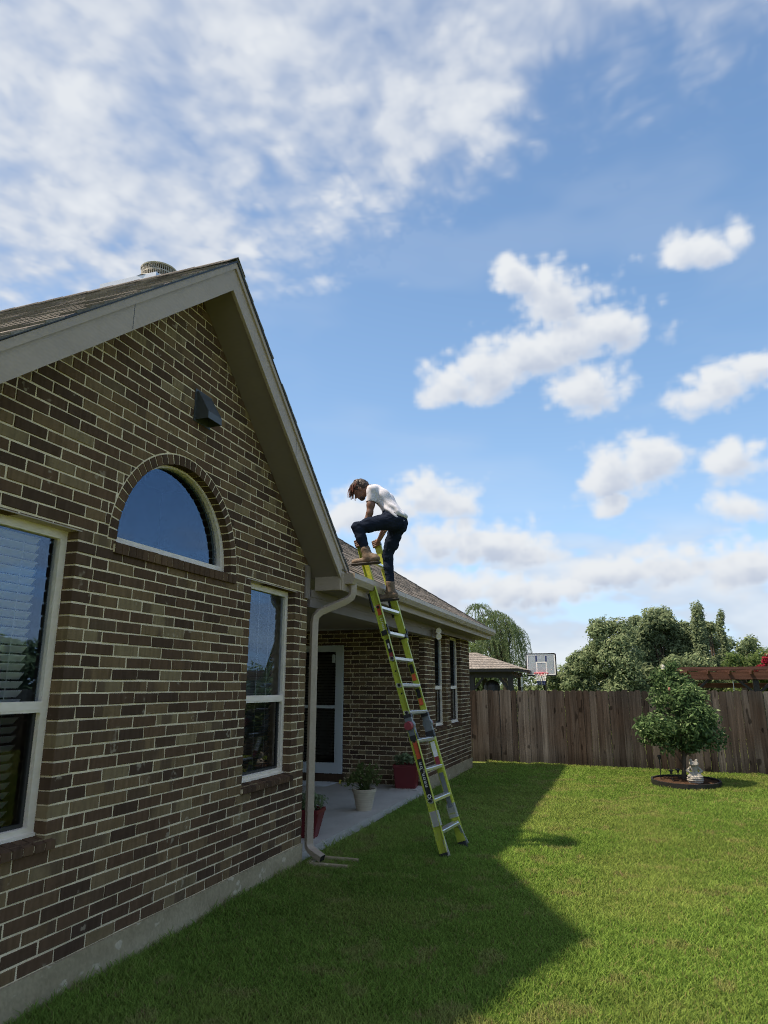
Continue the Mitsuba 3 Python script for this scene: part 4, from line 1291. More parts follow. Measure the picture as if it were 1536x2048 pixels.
# hair: a cap and hanging locs
F = Field(J['head'] - .22, J['head'] + .22, .006)
F.ell(hp(-.018, 0, .045), (.104, .086, .098), RH, .01)
F.ell(hp(-.070, 0, .000), (.050, .070, .075), RH, .03)
F.ell(hp(.075, 0, -.060), (.075, .075, .078), RH, .012, cut=True)
hm = wrinkle(F.mesh(), .007, 45, 8)
locs, luv = [hm], [np.tile([.2, .1], (len(hm.vertices), 1))]
rh = np.random.default_rng(12)
for k in range(120):
    th = rh.uniform(-math.pi, math.pi)
    ph = rh.uniform(.05, 1.05)
    p0 = hp(-.012 + .095 * math.cos(th) * math.sin(ph), .080 * math.sin(th) * math.sin(ph), .045 + .092 * math.cos(ph))
    out = (p0 - hp(-.012, 0, .02))
    out /= np.linalg.norm(out)
    frontal = math.cos(th)
    L_ = rh.uniform(.12, .20) if frontal > .2 else rh.uniform(.05, .10)
    pts = [p0]
    d = out * .8 + face * (.35 if frontal > 0 else -.15)
    for s in range(6):
        d = d * .62 + np.array([0, 0, -.55]) + rh.normal(0, .10, 3)
        d /= np.linalg.norm(d)
        nx = pts[-1] + d * L_ / 6
        rel = nx - hp(.01, 0, .0)
        if np.linalg.norm(rel) < .098:
            nx = hp(.01, 0, .0) + rel / np.linalg.norm(rel) * .100
        pts.append(nx)
    t_ = tube(pts, np.linspace(.0085, .0050, 7), 6)
    locs.append(t_)
    tone = rh.random()
    luv.append(np.stack([np.full(len(t_.vertices), tone), np.concatenate([np.repeat(np.linspace(0, 1, 7), 6), [0, 1]])], -1))
part('hair', person, cat(locs), 'm_hair', smooth=True, uv=np.vstack(luv))
F = Field(J['head'] - .2, J['head'] + .2, .006)
F.ell(hp(.052, 0, -.098), (.040, .046, .030), RH, .01)
F.ell(hp(.090, 0, -.052), (.022, .050, .028), RH, .006, cut=True)
part('beard', person, wrinkle(F.mesh(), .004, 60, 2), 'm_hair', smooth=True, uv=np.zeros((len(F.mesh().vertices), 2)) + .1)

# ------------------------------------------------------------------ leaves and plants


def leaf_quads(c, nrm, size, r, aspect=2.0):
    n = len(c)
    nrm = nrm / (np.linalg.norm(nrm, axis=1, keepdims=True) + 1e-9)
    a = np.cross(nrm, r.normal(size=(n, 3)))
    a /= np.linalg.norm(a, axis=1, keepdims=True) + 1e-9
    b = np.cross(nrm, a)
    s = np.asarray(size).reshape(-1, 1)
    v = np.stack([c - a * s, c + b * s / aspect - nrm * s * .12, c + a * s, c - b * s / aspect - nrm * s * .12], 1).reshape(-1, 3)
    o = np.arange(n)[:, None] * 4
    return v, np.vstack([o + [0, 1, 2], o + [0, 2, 3]])


def foliage(blobs, n, size, seed, aspect=2.0, shell=.55, jitter=.5):
    """Leaves scattered through the volume of blobs (x, y, z, rx, ry, rz), denser towards their outside."""
    r = np.random.default_rng(seed)
    B = np.array(blobs, float)
    w = (B[:, 3] * B[:, 5]) ** 1.0
    k = r.choice(len(B), n, p=w / w.sum())
    d = r.normal(size=(n, 3))
    d /= np.linalg.norm(d, axis=1, keepdims=True)
    rad = shell + (1 - shell) * r.random(n) ** .6
    rad *= (0.62 + 0.85 * meshkit.noise(d * 3.2 + B[k, :3] * 3.1, seed)) * np.where(r.random(n) < .10, 1.28, 1.0)
    c = B[k, :3] + d * rad[:, None] * B[k, 3:6]
    v, f = leaf_quads(c, d + r.normal(size=(n, 3)) * jitter + np.array([0, 0, .35]), size * (.6 + .8 * r.random(n)), r, aspect)
    tone, y = r.random(n), np.clip(r.random(n) * .8 + .2 * (r.random(n) < .2), 0, 1)
    return TM(v, f), np.stack([np.repeat(tone, 4), np.repeat(y, 4)], -1)


def crown_blobs(x, y, z0, z1, rx, ry, n, seed, top=.5, br=.32):
    """Blobs filling a crown between z0 and z1; 'top' narrows it upward."""
    r = np.random.default_rng(seed)
    out = []
    for _ in range(n):
        t = r.random() ** .85
        k = (1 - (1 - top) * t) * math.sqrt(max(1 - (2 * t - .9) ** 2 * .55, .1))
        a, q = r.random() * 2 * math.pi, math.sqrt(r.random()) * .85
        s = br * (.6 + .7 * r.random()) * min(rx, (z1 - z0) / 2) * (1 - .3 * t)
        out.append((x + rx * k * q * math.cos(a), y + ry * k * q * math.sin(a), z0 + (z1 - z0) * t, s * 1.15, s * 1.15, s * .95))
    return out


def limbs(x, y, z0, z1, r0, blobs, seed, n=14):
    r = np.random.default_rng(seed)
    out = [tube([(x, y, z0), (x + .05, y, z0 + (z1 - z0) * .35), (x + .02, y + .05, z0 + (z1 - z0) * .7), (x, y, z1)], [r0, r0 * .8, r0 * .5, r0 * .15], 8)]
    for b in r.permutation(len(blobs))[:n]:
        t = np.array(blobs[b][:3])
        s = np.array([x + .03, y, z0 + (t[2] - z0) * r.uniform(.35, .7)])
        m_ = (s + t) / 2 + r.normal(0, .05, 3)
        out.append(tube([s, m_, t], [r0 * .35, r0 * .22, r0 * .07], 5))
    return cat(out)


def tree(name, label, x, y, z0, z1, rx, ry, mat, n, size, seed, top=.5, nb=36, br=.32, trunk=.12, group='trees beyond the fence', category='tree', aspect=2.0, blobs=None, zg=GZ):
    t = thing(name, label, category, group)
    B = blobs or crown_blobs(x, y, z0, z1, rx, ry, nb, seed, top, br)
    m, uv = foliage(B, n, size, seed + 1, aspect)
    part('trunk', t, limbs(x, y, zg, z1 - .15 * (z1 - z0), trunk, B, seed + 2), 'm_bark', smooth=True)
    part('crown', t, m, mat, uv=uv)
    return t


# magnolia in its bed
bed = thing('flower_bed', 'low oval bed of dark mulch with black plastic edging', 'flower bed')
ang = np.arange(14) * 2 * np.pi / 14 + .2
ex, ey = BED_C[0] + BED_R[0] * np.cos(ang), BED_C[1] + BED_R[1] * np.sin(ang)
pts = Polygon(np.c_[ex, ey])
ed = pts.difference(pts.buffer(-.035))
solo(bed, cat(prisms(ed, (0, 0, 0), (1, 0, 0), (0, 1, 0), (0, 0, 1), GZ - .05, GZ + .085)), 'm_black')
gxx, gyy = np.meshgrid(np.linspace(-.62, .62, 40), np.linspace(-.76, .76, 46), indexing='ij')
mp = np.stack([gxx * 9, gyy * 9, 0 * gxx], -1)
mz = GZ + .045 + .05 * (meshkit.fbm(mp, 3, seed=3) - .4) + .03 * (1 - (gxx / .6) ** 2 - (gyy / .75) ** 2)
ins = (gxx / .58) ** 2 + (gyy / .72) ** 2 < 1.0
mz = np.where(ins, mz, GZ - .08)
ii, jj = np.meshgrid(np.arange(39), np.arange(45), indexing='ij')
mq = np.stack([ii * 46 + jj, (ii + 1) * 46 + jj, (ii + 1) * 46 + jj + 1, ii * 46 + jj + 1], -1).reshape(-1, 4)
okq = ins.reshape(-1)[mq].all(1)
part('mulch', bed, TM(np.stack([BED_C[0] + gxx, BED_C[1] + gyy, mz], -1).reshape(-1, 3), tri(mq[okq])), 'm_mulch')

mg = thing('magnolia_tree', 'small glossy dark green magnolia tree growing in the mulch bed', 'tree')
mx, my = 0.84, 14.4
mb = []
rm = np.random.default_rng(8)
for z, R_, n_ in ((.50, .42, 8), (.64, .66, 15), (.82, .70, 16), (1.04, .60, 13), (1.26, .50, 11), (1.48, .38, 8), (1.66, .27, 5), (1.84, .14, 3)):
    for k in range(n_):
        a = rm.random() * 2 * math.pi
        q = R_ * math.sqrt(rm.random()) * 1.0
        s = rm.uniform(.09, .22) * (1 if z < 1.4 else .8)
        mb.append((mx + .02 + q * math.cos(a) + (-.06 if z > 1.3 else 0), my + q * math.sin(a), z + rm.uniform(-.07, .07), s * 1.2, s * 1.2, s))
m, uv = foliage(mb, 10500, .043, 31, 2.3, .40, 1.1)
part('trunk', mg, limbs(mx, my, GZ, 1.55, .040, mb, 9, 18), 'm_bark', smooth=True)
part('crown', mg, m, 'm_magnolia', uv=uv)
r = np.random.default_rng(2)
c = np.array([.66, 14.02, 1.86]) + r.normal(0, .014, (14, 3))
v, f = leaf_quads(c, r.normal(size=(14, 3)), np.full(14, .030), r, 1.6)
part('flower', mg, TM(v, f), 'm_petal')
part('seed_cone', mg, lathe([(0, -.035), (.018, -.02), (.021, .01), (.012, .03), (0, .04)], 10, (.72, 13.90, 1.46)), 'm_cone', smooth=True)

# three slim path lights in the bed
for k, (x, y, h, lab) in enumerate(((.45, 14.28, .46, 'tall black path light on a bent stake at the left of the bed'), (.62, 14.05, .24, 'short black path light leaning in the middle of the mulch'), (.74, 14.18, .25, 'short black path light close to the magnolia trunk'))):
    t = thing('path_light', lab, 'path light', 'path lights in the bed')
    dx = (.0, .05, .03)[k]
    part('stake', t, tube([(x + dx, y, GZ), (x, y, GZ + h * .55), (x, y, GZ + h)], .009, 6), 'm_plastic')
    part('lamp', t, lathe([(0, .03), (.040, .012), (.042, 0), (.022, -.012), (.020, -.05), (0, -.055)], 12, (x, y, GZ + h)), 'm_plastic', smooth=30)

# frog statue
fs = thing('frog_statue', 'pale stone frog statue sitting on a round ball in the bed', 'statue')
fx, fy, fz = 1.00, 13.92, GZ + .04
F = Field((fx - .25, fy - .25, fz - .05), (fx + .25, fy + .25, fz + .52), .006)
F.ell((fx, fy, fz + .085), (.138, .132, .092), None, .01)
F.cap((fx, fy, fz + .17), .050, (fx, fy - .005, fz + .285), .052, .025)
F.ell((fx, fy - .015, fz + .355), (.080, .070, .040), None, .010)
F.ell((fx, fy - .045, fz + .335), (.074, .056, .026), None, .010)
F.ell((fx, fy - .105, fz + .343), (.070, .012, .005), None, .004, cut=True)
for s in (-1, 1):
    F.ell((fx + .045 * s, fy - .012, fz + .402), (.027, .026, .028), None, .005)
    F.cap((fx + .050 * s, fy, fz + .290), .022, (fx + .118 * s, fy + .01, fz + .228), .021, .012)
    F.cap((fx + .118 * s, fy + .01, fz + .228), .021, (fx + .060 * s, fy - .050, fz + .185), .018, .010)
    F.cap((fx + .040 * s, fy - .03, fz + .175), .034, (fx + .100 * s, fy - .06, fz + .140), .030, .012)
sm2 = F.mesh()
vv = np.array(sm2.vertices)
low = np.clip((fz + .17 - vv[:, 2]) / .05, 0, 1)
ridge = .005 * np.sin((vv[:, 2] - fz) * 190) * low
sm2 = TM(vv + np.array(sm2.vertex_normals) * (ridge + .003 * (meshkit.fbm(vv * 60, 2) - .5))[:, None], sm2.faces)
solo(fs, sm2, 'm_stone', smooth=True)

# ------------------------------------------------------------------ potted plants on the patio
PZ = -.119


def pot_round(key, x, y, h, r0, r1, mat, soil='m_mulch'):
    part('pot', key, lathe([(0, 0), (r0, 0), (r0 * 1.02, .01), (r1 * .93, h * .84), (r1, h * .86), (r1 * 1.03, h), (r1 * .93, h), (r1 * .88, h * .90), (0, h * .90)], 32, (x, y, PZ)), mat, smooth=35)
    part('soil', key, lathe([(0, .004), (r1 * .88, .002)], 20, (x, y, PZ + h * .91)), soil)


p1 = thing('potted_plant', 'round beige flower pot with straggly green plant on the patio edge', 'potted plant', 'potted plants on the patio')
pot_round(p1, -3.535, 9.43, .275, .105, .165, 'm_pot')
B = [(-3.54 + a, 9.43 + b, .30 + c, .12, .12, .08) for a, b, c in ((-.16, 0, -.02), (0, .05, .02), (.1, -.05, .03), (-.05, -.1, 0), (.14, .08, -.03), (-.1, .12, .05), (-.22, -.05, -.06), (.02, 0, .12), (.12, .03, .10), (-.08, 0, .10))]
m, uv = foliage(B, 250, .034, 51, 2.4, .3, 1.0)
part('foliage', p1, m, 'm_potleaf', uv=uv)
rs = np.random.default_rng(4)
part('stems', p1, cat([tube([(-3.535 + rs.uniform(-.06, .06), 9.43 + rs.uniform(-.06, .06), .12), tuple(np.array(b[:3]) + rs.normal(0, .05, 3) + (0, 0, .05))], [.005, .003], 5) for b in B for _ in range(4)]), 'm_potleaf', uv=None)
part('flower', p1, cat([TM(*leaf_quads(np.array([-3.86, 9.33, .24]) + rs.normal(0, .014, (7, 3)), rs.normal(size=(7, 3)), np.full(7, .022), rs, 1.4))]), 'm_yellow')

p2 = thing('potted_plant', 'square red planter with leafy plant against the patio back wall', 'potted plant', 'potted plants on the patio')


def pot_square(key, x, y, h, a0, a1, mat, rot=0.0):
    def loop(a, z, rr_=.02):
        q = Polygon([(-a, -a), (a, -a), (a, a), (-a, a)]).buffer(-rr_).buffer(rr_, quad_segs=3)
        c = np.array(q.exterior.coords)[:-1]
        cr, sr = math.cos(rot), math.sin(rot)
        return np.c_[x + c[:, 0] * cr - c[:, 1] * sr, y + c[:, 0] * sr + c[:, 1] * cr, np.full(len(c), PZ + z)]
    L = [loop(a0, 0), loop(a1 * .95, h * .86), loop(a1, h * .87), loop(a1, h), loop(a1 * .90, h), loop(a1 * .86, h * .9)]
    n = len(L[0])
    v = np.vstack(L + [[[x, y, PZ]], [[x, y, PZ + h * .9]]])
    q = np.array([[i * n + j, i * n + (j + 1) % n, (i + 1) * n + (j + 1) % n, (i + 1) * n + j] for i in range(len(L) - 1) for j in range(n)])
    f = np.vstack([tri(q), [[len(v) - 2, (j + 1) % n, j] for j in range(n)]])
    part('pot', key, TM(v, f), mat, smooth=30)
    part('soil', key, TM(np.vstack([L[-1], [[x, y, PZ + h * .9]]]), [[n, j, (j + 1) % n] for j in range(n)]), 'm_mulch')


pot_square(p2, -3.59, 11.58, .375, .165, .205, 'm_redpot', .15)
B = [(-3.59 + a, 11.58 + b, .32 + c, .13, .12, .07) for a, b, c in ((-.1, 0, 0), (.08, .04, .02), (0, -.06, .04))]
m, uv = foliage(B, 260, .035, 53, 2.2, .3, .9)
part('foliage', p2, m, 'm_dense', uv=uv)
part('saucer', p2, box(-3.82, -3.36, 11.36, 11.80, PZ, PZ + .014), 'm_slab')

p3 = thing('potted_plant', 'tapered red planter with bushy plant half hidden behind the downspout', 'potted plant', 'potted plants on the patio')
pot_square(p3, -3.515, 7.62, .30, .085, .150, 'm_redpot', .1)
B = [(-3.50 + a, 7.62 + b, .24 + c, .10, .10, .075) for a, b, c in ((-.08, 0, 0), (.06, .03, .02), (0, -.05, .06))]
m, uv = foliage(B, 420, .026, 55, 2.0, .3, .9)
part('foliage', p3, m, 'm_dense', uv=uv)
dm = thing('door_mat', 'light grey door mat lying before the patio door', 'door mat')
solo(dm, box(-5.75, -4.92, 11.28, 11.80, PZ, PZ + .012), 'm_mat')

# ------------------------------------------------------------------ fence
fence = thing('fence', 'weathered brown wooden picket fence across the back of the lawn', 'fence')
FA, FB = np.array([-3.6, 16.87]), np.array([2.51, 16.21])
fd2 = (FB - FA) / np.linalg.norm(FB - FA)
fn2 = np.array([fd2[1], -fd2[0]])
if fn2[1] > 0:
    fn2 = -fn2
rf = np.random.default_rng(15)
s = -4.0
while s < 13.5:
    w = .1385 + rf.uniform(-.004, .004)
    zt_ = 1.425 + rf.uniform(-.018, .014)
    a, b = s + .0005, s + w - rf.uniform(.0005, .0035)
    off = rf.uniform(-.006, .006)
    lean = rf.normal(0, .003)
    prf = [(a, GZ - .04), (b, GZ - .04), (b + lean, zt_ - .03), (b + lean - .03, zt_), (a + lean + .03, zt_), (a + lean, zt_ - .03)]
    cup = rf.uniform(-.006, .006, 2)
    v = []
    for dz_ in (0, .017):
        for (u, z) in prf:
            p = FA + fd2 * u + fn2 * (off + dz_ + (cup[0] if u < (a + b) / 2 else cup[1]))
            v.append((p[0], p[1], z))
    n = 6
    q = [[j, (j + 1) % n, n + (j + 1) % n, n + j] for j in range(n)]
    f = np.vstack([tri(np.array(q)), [[0, j + 1, j] for j in range(1, 5)], [[n, n + j, n + j + 1] for j in range(1, 5)]])
    tone = (rf.choice([rf.uniform(0, .35), rf.uniform(.2, .7), rf.uniform(.6, 1.15)], p=[.5, .35, .15]), rf.random())
    part('picket', fence, TM(v, f), 'm_picket', uv=np.tile(tone, (12, 1)))
    s += w
for z in (.05, .62, 1.2):
    P0, P1 = FA - fd2 * 4 - fn2 * .03, FA + fd2 * 13.5 - fn2 * .03
    part('fence_rail', fence, bar((*P0, z), (*P1, z), .04, .085), 'm_picket', uv=np.tile([.3, .4], (8, 1)))

# ------------------------------------------------------------------ beyond the fence
hoop = thing('basketball_hoop', 'basketball backboard with red rim and white net above the fence', 'basketball hoop')
by, bx0, bx1, bz0, bz1 = 26.0, -3.45, -2.36, 1.86, 2.67
bp = sbox(bx0, bz0, bx1, bz1).buffer(-.06).buffer(.06)
BP = ((0, by, 0), (1, 0, 0), (0, 0, 1), (0, -1, 0))
part('backboard', hoop, cat(prisms(bp.buffer(-.02), *BP, 0, .03)), 'm_board')
part('frame', hoop, cat(prisms(bp.difference(bp.buffer(-.032)), *BP, -.02, .045)), 'm_black')
inn = bp.buffer(-.038)
part('border', hoop, cat(prisms(inn.difference(inn.buffer(-.046)), *BP, .031, .034) + prisms(sbox(-3.08, 1.90, -2.70, 2.36).difference(sbox(-3.045, 1.90, -2.735, 2.325)), *BP, .031, .034)), 'm_white')
part('stripe', hoop, cat(prisms(unary_union([inn.buffer(-.046).difference(inn.buffer(-.06)), sbox(-3.10, 2.37, -3.04, 2.585), sbox(-2.75, 2.37, -2.69, 2.585), sbox(-3.045, 2.31, -2.735, 2.325)]), *BP, .031, .0335)), 'm_navy')
rcx, rcy, rcz = -2.90, by - .30, 1.955
th = np.linspace(0, 2 * np.pi, 33)
rim = part('rim', hoop, cat(tube(np.c_[rcx + .225 * np.cos(th), rcy + .225 * np.sin(th), np.full(33, rcz)], .014, 8, cap=False), box(rcx - .13, rcx + .13, by - .09, by - .035, rcz - .09, rcz + .02), box(rcx - .24, rcx + .24, by - .045, by - .036, rcz - .012, rcz + .012)), 'm_rim', smooth=35)
net = []
for k in range(12):
    for sg in (-1, 1):
        P = []
        for t in np.linspace(0, 1, 7):
            a = 2 * math.pi * (k / 12) + sg * t * .9
            rad = .225 - .10 * t ** .7
            P.append((rcx + rad * math.cos(a), rcy + rad * math.sin(a), rcz - .40 * t))
        net.append(P)
part('net', rim, cat([tube(p[:5], .009, 5) for p in net]), 'm_net')
part('net_end', rim, cat([tube(p[4:], .009, 5) for p in net]), 'm_navy')
part('pole', hoop, cat(bar((-2.90, by + .9, GZ), (-2.90, by + .9, 2.1), .10, .10, (1, 0, 0)), bar((-2.90, by + .9, 1.2), (-2.90, by + .05, 2.0), .05, .05, (1, 0, 0)), bar((-2.90, by + .9, 1.7), (-2.90, by + .05, 2.5), .05, .05, (1, 0, 0))), 'm_black')

gz_ = thing('gazebo', 'neighbour gazebo with light shingled hip roof and dark posts behind the fence', 'gazebo')
gx0, gx1, gy0, gy1 = -7.0, -3.28, 23.2, 26.2
ap0, ap1 = np.array([-5.6, 24.7, 2.66]), np.array([-5.0, 24.7, 2.66])
ze = 2.06
v = [(gx0, gy0, ze), (gx1, gy0, ze), (gx1, gy1, ze), (gx0, gy1, ze), ap0, ap1]
rfm = TM(v, [[0, 1, 5], [0, 5, 4], [1, 2, 5], [2, 3, 4], [2, 4, 5], [3, 0, 4]])
rg = part('roof', gz_, rfm, 'm_shingle', uv=np.tile([1.0, .2], (6, 1)))
sh, st = [], []
for k in range(9):
    t0, t1 = k / 9, (k + 1.1) / 9
    for j in range(26):
        u0, u1 = j / 26, (j + 1) / 26 - .003
        def P_(u, t, h):
            a, b = np.array(v[0]) * (1 - t) + np.array(v[4]) * t, np.array(v[1]) * (1 - t) + np.array(v[5]) * t
            return a * (1 - u) + b * u + np.array([0, -.35, .93]) * h
        vv = np.array([P_(u, t, h) for u in (u0, u1) for t, hh in ((t0, .022), (min(t1, 1), .006)) for h in (.001, hh)])
        m_ = TM(vv, CUBE_T)
        sh.append(m_)
        st.append((0.5 + rf.random() * .8, rf.random() * .6))
part('shingle_courses', rg, cat(sh), 'm_shingle', uv=flat_uv(sh, st), kind='stuff')
part('fascia', gz_, cat(box(gx0, gx1, gy0 + .02, gy0 + .06, 1.97, 2.055), box(gx1 - .06, gx1 - .02, gy0 + .06, gy1, 1.97, 2.055)), 'm_darkwood')
part('beam', gz_, cat(box(gx0 + .3, gx1 - .30, gy0 + .3, gy0 + .45, 1.78, 1.98), box(gx1 - .45, gx1 - .30, gy0 + .45, gy1 - .3, 1.78, 1.98)), 'm_darkwood')
for x, y in ((gx1 - .38, gy0 + .38), (-4.95, gy0 + .38), (gx1 - .38, gy1 - .38), (-4.95, gy1 - .38)):
    part('post', gz_, box(x - .08, x + .08, y - .08, y + .08, GZ, 1.78), 'm_darkwood')
for x, sg in ((gx1 - .46, -1), (-4.87, 1)):
    part('brace', gz_, bar((x, gy0 + .38, 1.42), (x + sg * .30, gy0 + .38, 1.80), .08, .09, (0, 1, 0)), 'm_darkwood')
gr = thing('grill', 'dark covered grill standing under the gazebo', 'grill')
solo(gr, lathe([(0, 1.72), (.10, 1.70), (.22, 1.62), (.27, 1.50), (.27, 1.2), (.30, GZ)], 20, (-4.36, 24.0, 0)), 'm_black', smooth=40)
bf = thing('bird_feeder', 'pale slim bird feeder hanging beside the gazebo post', 'bird feeder')
solo(bf, cat(lathe([(0, .32), (.05, .28), (.03, .25), (.03, .02), (.06, 0), (0, -.02)], 10, (-3.36, 24.0, 1.50)), tube([(-3.36, 24.0, GZ), (-3.36, 24.0, 1.50)], .01, 5)), 'm_white')

pe = thing('pergola', 'reddish brown wooden pergola rising above the fence behind the magnolia', 'pergola')
py = 22.0
for k in range(3):
    part('beam', pe, box(1.55, 6.2, py + k * 1.1, py + k * 1.1 + .05, 1.70, 1.905), 'm_cedar')
for k in range(9):
    x = 1.62 + k * .55
    m_ = prisms(Polygon([(py - .42, 1.97), (py - .42, 1.93), (py - .30, 1.84), (py + 2.6, 1.84), (py + 2.6, 1.97)]), (x, 0, 0), (0, 1, 0), (0, 0, 1), (1, 0, 0), 0, .045)
    part('rafter', pe, cat(m_), 'm_cedar')
for k in range(16):
    y = py - .36 + k * .19
    part('slat', pe, box(1.50, 6.3, y, y + .045, 1.972, 2.035 + .004 * (k % 3)), 'm_cedar')
for x, y in ((1.75, py + .15), (3.42, py + .15), (5.9, py + .15), (1.75, py + 2.2), (3.42, py + 2.2)):
    part('post', pe, box(x - .07, x + .07, y - .07, y + .07, GZ, 1.84), 'm_darkwood')
for x, sg in ((1.82, 1), (3.35, -1), (3.49, 1)):
    part('brace', pe, bar((x, py + .15, 1.34), (x + sg * .42, py + .15, 1.72), .06, .09, (0, 1, 0)), 'm_darkwood')
part('ceiling_board', pe, box(1.7, 6.0, py + 1.3, py + 1.36, 1.46, 1.60), 'm_cedar')
part('chain', pe, tube([(2.84, py + .1, 1.72), (2.84, py + .1, 1.2)], .012, 5), 'm_galv')

# trees beyond the fence
wl = thing('willow_tree', 'light green weeping willow behind the gazebo and eave', 'tree')
rw = np.random.default_rng(19)
wx, wy = -4.55, 28.0
lv, lf, luv, br_ = [], [], [], []
o = 0
heads = [(-1.0, 0, 4.75, .25), (-.45, .2, 4.45, .35), (-.1, -.3, 4.25, .4), (.15, 0, 4.0, .4), (.32, .1, 3.75, .35), (-.75, -.2, 4.1, .5), (.0, .3, 3.6, .5), (-1.1, .3, 3.5, .6), (-.4, -.4, 3.3, .6)]
for hx, hy, hz_, hr in heads:
    hr *= 1.25
    br_.append(tube([(wx, wy, 1.6), (wx + hx * .5, wy + hy * .5, (1.6 + hz_) / 2 + .3), (wx + hx, wy + hy, hz_)], [.07, .045, .012], 5))
    for k in range(44):
        a = rw.random() * 2 * math.pi
        q = hr * math.sqrt(rw.random())
        p0 = np.array([wx + hx + q * .35 * math.cos(a), wy + hy + q * .35 * math.sin(a), hz_ + rw.uniform(-.15, .06)])
        d = np.array([math.cos(a), math.sin(a), .5])
        L_ = rw.uniform(.9, 2.6)
        ns = int(L_ / .055)
        P = [p0]
        for s in range(ns):
            d = d * .86 + np.array([.01, 0, -.16])
            d /= np.linalg.norm(d)
            P.append(P[-1] + d * .055 + rw.normal(0, .004, 3))
        P = np.array(P)
        c = np.repeat(P, 2, 0) + rw.normal(0, .018, (2 * len(P), 3))
        nrm = rw.normal(size=c.shape)
        nrm[:, 2] *= .2
        nrm /= np.linalg.norm(nrm, axis=1, keepdims=True)
        dn = np.array([0, 0, -1.0]) + rw.normal(0, .3, c.shape)
        dn -= nrm * (dn * nrm).sum(1, keepdims=True)
        dn /= np.linalg.norm(dn, axis=1, keepdims=True)
        sd = np.cross(nrm, dn)
        lenl, wid = .085, .012
        v = np.stack([c, c + dn * lenl * .5 + sd * wid, c + dn * lenl, c + dn * lenl * .5 - sd * wid], 1).reshape(-1, 3)
        n = len(c)
        ix = np.arange(n)[:, None] * 4 + o
        lv.append(v)
        lf += [ix + [0, 1, 2], ix + [0, 2, 3]]
        luv.append(np.stack([np.repeat(rw.random(n), 4), np.repeat(rw.random(n), 4)], -1))
        o += 4 * n
part('trunk', wl, cat([tube([(wx, wy, GZ), (wx, wy, 1.7)], [.16, .10], 8)] + br_), 'm_bark', smooth=True)
part('crown', wl, TM(np.vstack(lv), np.vstack(lf)), 'm_willow', uv=np.vstack(luv))

tree('leafy_tree', 'bright green bushy tree under the eave left of the willow strands', -6.0, 29.5, .8, 3.2, 1.0, .8, 'm_light', 6500, .065, 61, nb=26)
tree('leafy_tree', 'dark low tree directly behind the basketball backboard', -2.3, 30.5, .6, 2.65, 1.5, .9, 'm_dense', 11000, .065, 63, nb=34, top=.7)
tree('leafy_tree', 'broad dark green tree filling the middle of the skyline right of the backboard', -.42, 25.4, .6, 3.55, 1.55, 1.3, 'm_dense', 26000, .058, 65, nb=60, top=.62, br=.27)
tree('leafy_tree', 'low green bush between backboard and broad dark tree', -1.75, 25.8, .5, 2.55, .7, .7, 'm_dense', 8000, .055, 66, nb=26, top=.7)
tree('leafy_tree', 'tall grey green tree with ragged top right of the broad dark tree', 1.25, 28.0, .8, 4.42, 1.35, 1.0, 'm_grey', 24000, .060, 67, nb=58, top=.50, br=.25)
tree('leafy_tree', 'grey green tree between the ragged tree and the tall column', 2.15, 28.6, .8, 3.75, 1.05, .9, 'm_grey', 12000, .060, 68, nb=32, top=.5, br=.25)
colb = [(2.55 + .02 * math.sin(z * 3), 26.6, z, .26 * (1 - .30 * (z - 2) / 2.5), .26, .26) for z in np.arange(.8, 4.25, .14)]
tree('columnar_tree', 'tallest slim column tree above the pergola', 2.55, 26.6, .8, 4.3, .3, .3, 'm_grey', 9000, .050, 69, blobs=colb, trunk=.05)
colb2 = [(3.26 + .05 * math.sin(z * 5), 26.6, z, .17 * (1 - .35 * (z - 2) / 2), .17, .20) for z in np.arange(.8, 3.98, .15)]
tree('columnar_tree', 'thin sparse column tree standing right of the tallest one', 3.26, 26.6, .8, 3.98, .2, .2, 'm_grey', 3600, .048, 70, blobs=colb2, trunk=.04)
tree('leafy_tree', 'mid green tree between the two column trees', 2.95, 27.4, .6, 3.70, .70, .6, 'm_grey', 8500, .055, 71, nb=24, top=.6)
tree('leafy_tree', 'low dark green tree above the right end of the pergola', 4.3, 30.0, .6, 3.2, 1.3, 1.0, 'm_dense', 14000, .062, 72, nb=36, top=.75)
tree('leafy_tree', 'light green shrub right behind the pergola posts', 3.7, 25.3, .3, 2.45, 1.3, .7, 'm_light', 9000, .055, 73, nb=36, top=.85)
tree('leafy_tree', 'dark hedge like tree behind the left end of the pergola', 2.0, 25.3, .3, 2.35, 1.2, .6, 'm_dense', 9000, .055, 74, nb=34, top=.85)
tree('leafy_tree', 'far green tree at the right edge of the skyline', 6.3, 31.0, .6, 3.25, 1.4, 1.0, 'm_dense', 9000, .065, 75, nb=30, top=.75)
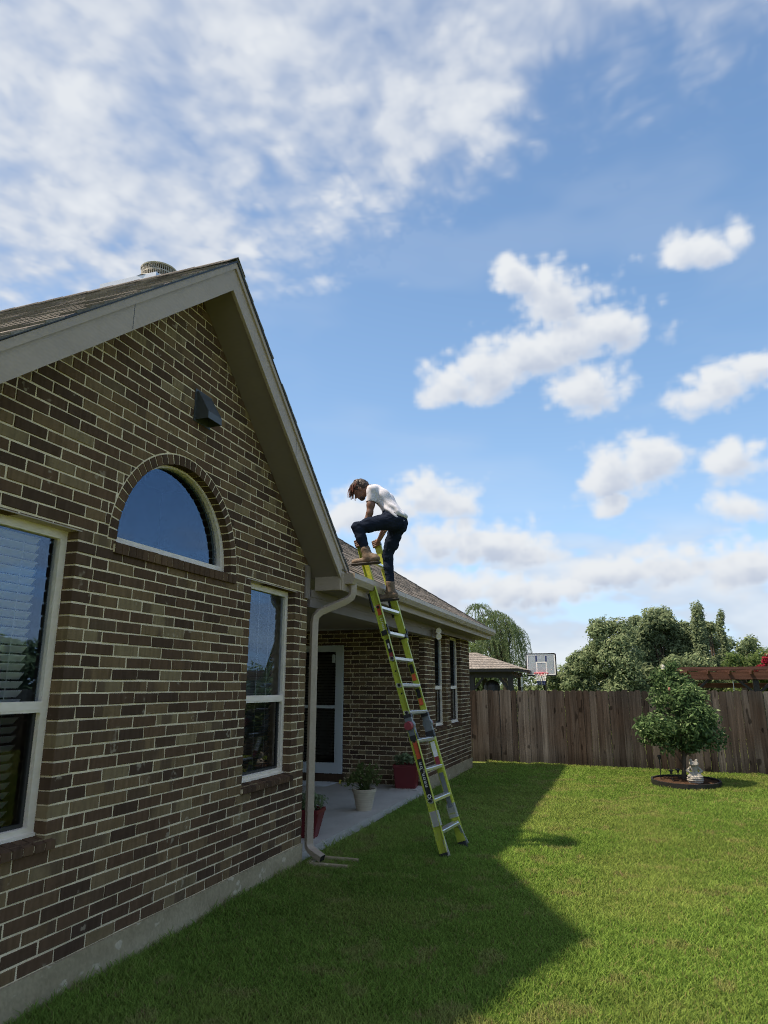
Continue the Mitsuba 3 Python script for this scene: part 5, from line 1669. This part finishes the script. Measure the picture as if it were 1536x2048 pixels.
tree('leafy_tree', 'soft grey green tree between the broad dark tree and the ragged tree', .55, 29.5, .8, 4.15, 1.0, .9, 'm_grey', 12000, .062, 76, nb=36, top=.6, br=.25)
tree('leafy_tree', 'grey green shrub mass under the two column trees', 2.9, 28.5, .6, 3.45, 1.5, .8, 'm_grey', 14000, .060, 77, nb=40, top=.8, br=.25)
cm_ = thing('crepe_myrtle', 'crepe myrtle with crimson flower clusters at the right edge', 'tree')
B = crown_blobs(4.4, 24.6, 1.0, 2.45, .75, .5, 18, 81, .7)
m, uv = foliage(B, 3500, .05, 82)
part('trunk', cm_, limbs(4.4, 24.6, GZ, 2.2, .05, B, 83), 'm_bark', smooth=True)
part('crown', cm_, m, 'm_light', uv=uv)
m, uv = foliage([(3.93, 24.1, 2.08, .13, .1, .09), (3.78, 24.1, 1.98, .10, .1, .06), (4.08, 24.1, 2.28, .11, .1, .14), (4.25, 24.1, 2.40, .15, .1, .12), (4.5, 24.1, 2.2, .2, .1, .15)], 900, .035, 84, 1.3, .2)
part('flowers', cm_, m, 'm_pink', uv=uv)
hd = thing('background_hedge', 'far line of dense dark greenery along the foot of the skyline', 'hedge', kind='stuff')
B = [(x, 33 + .5 * math.sin(x), z, .75, .5, .6) for x in np.arange(-9, 13, .8) for z in (.3, 1.1, 1.85 + .25 * math.sin(x * 2.3))]
m, uv = foliage(B, 26000, .085, 90)
solo(hd, m, 'm_dense', uv=uv)

# trees on the right of the lawn: the tall windows mirror them
for k, (x, y, z1, lab) in enumerate(((11.5, 8.5, 2.9, 'round green tree mirrored low in the right tall window'), (12.0, 14.5, 3.1, 'green tree right of the lawn beyond the picture edge'), (11.0, 20.0, 3.3, 'dark green tree by the far right fence corner'), (12.0, 4.5, 2.7, 'low green tree mirrored in the left tall window'), (12.5, 11.5, 3.4, 'broad green tree facing the gable across the lawn'), (12, 17.3, 2.8, 'short green tree between two taller trees on the right'))):
    tree('side_tree', lab, x, y, .0, z1, 1.9, 1.9, 'm_dense', 5000, .13, 100 + 3 * k, nb=34, top=.7, group='trees on the right of the lawn')
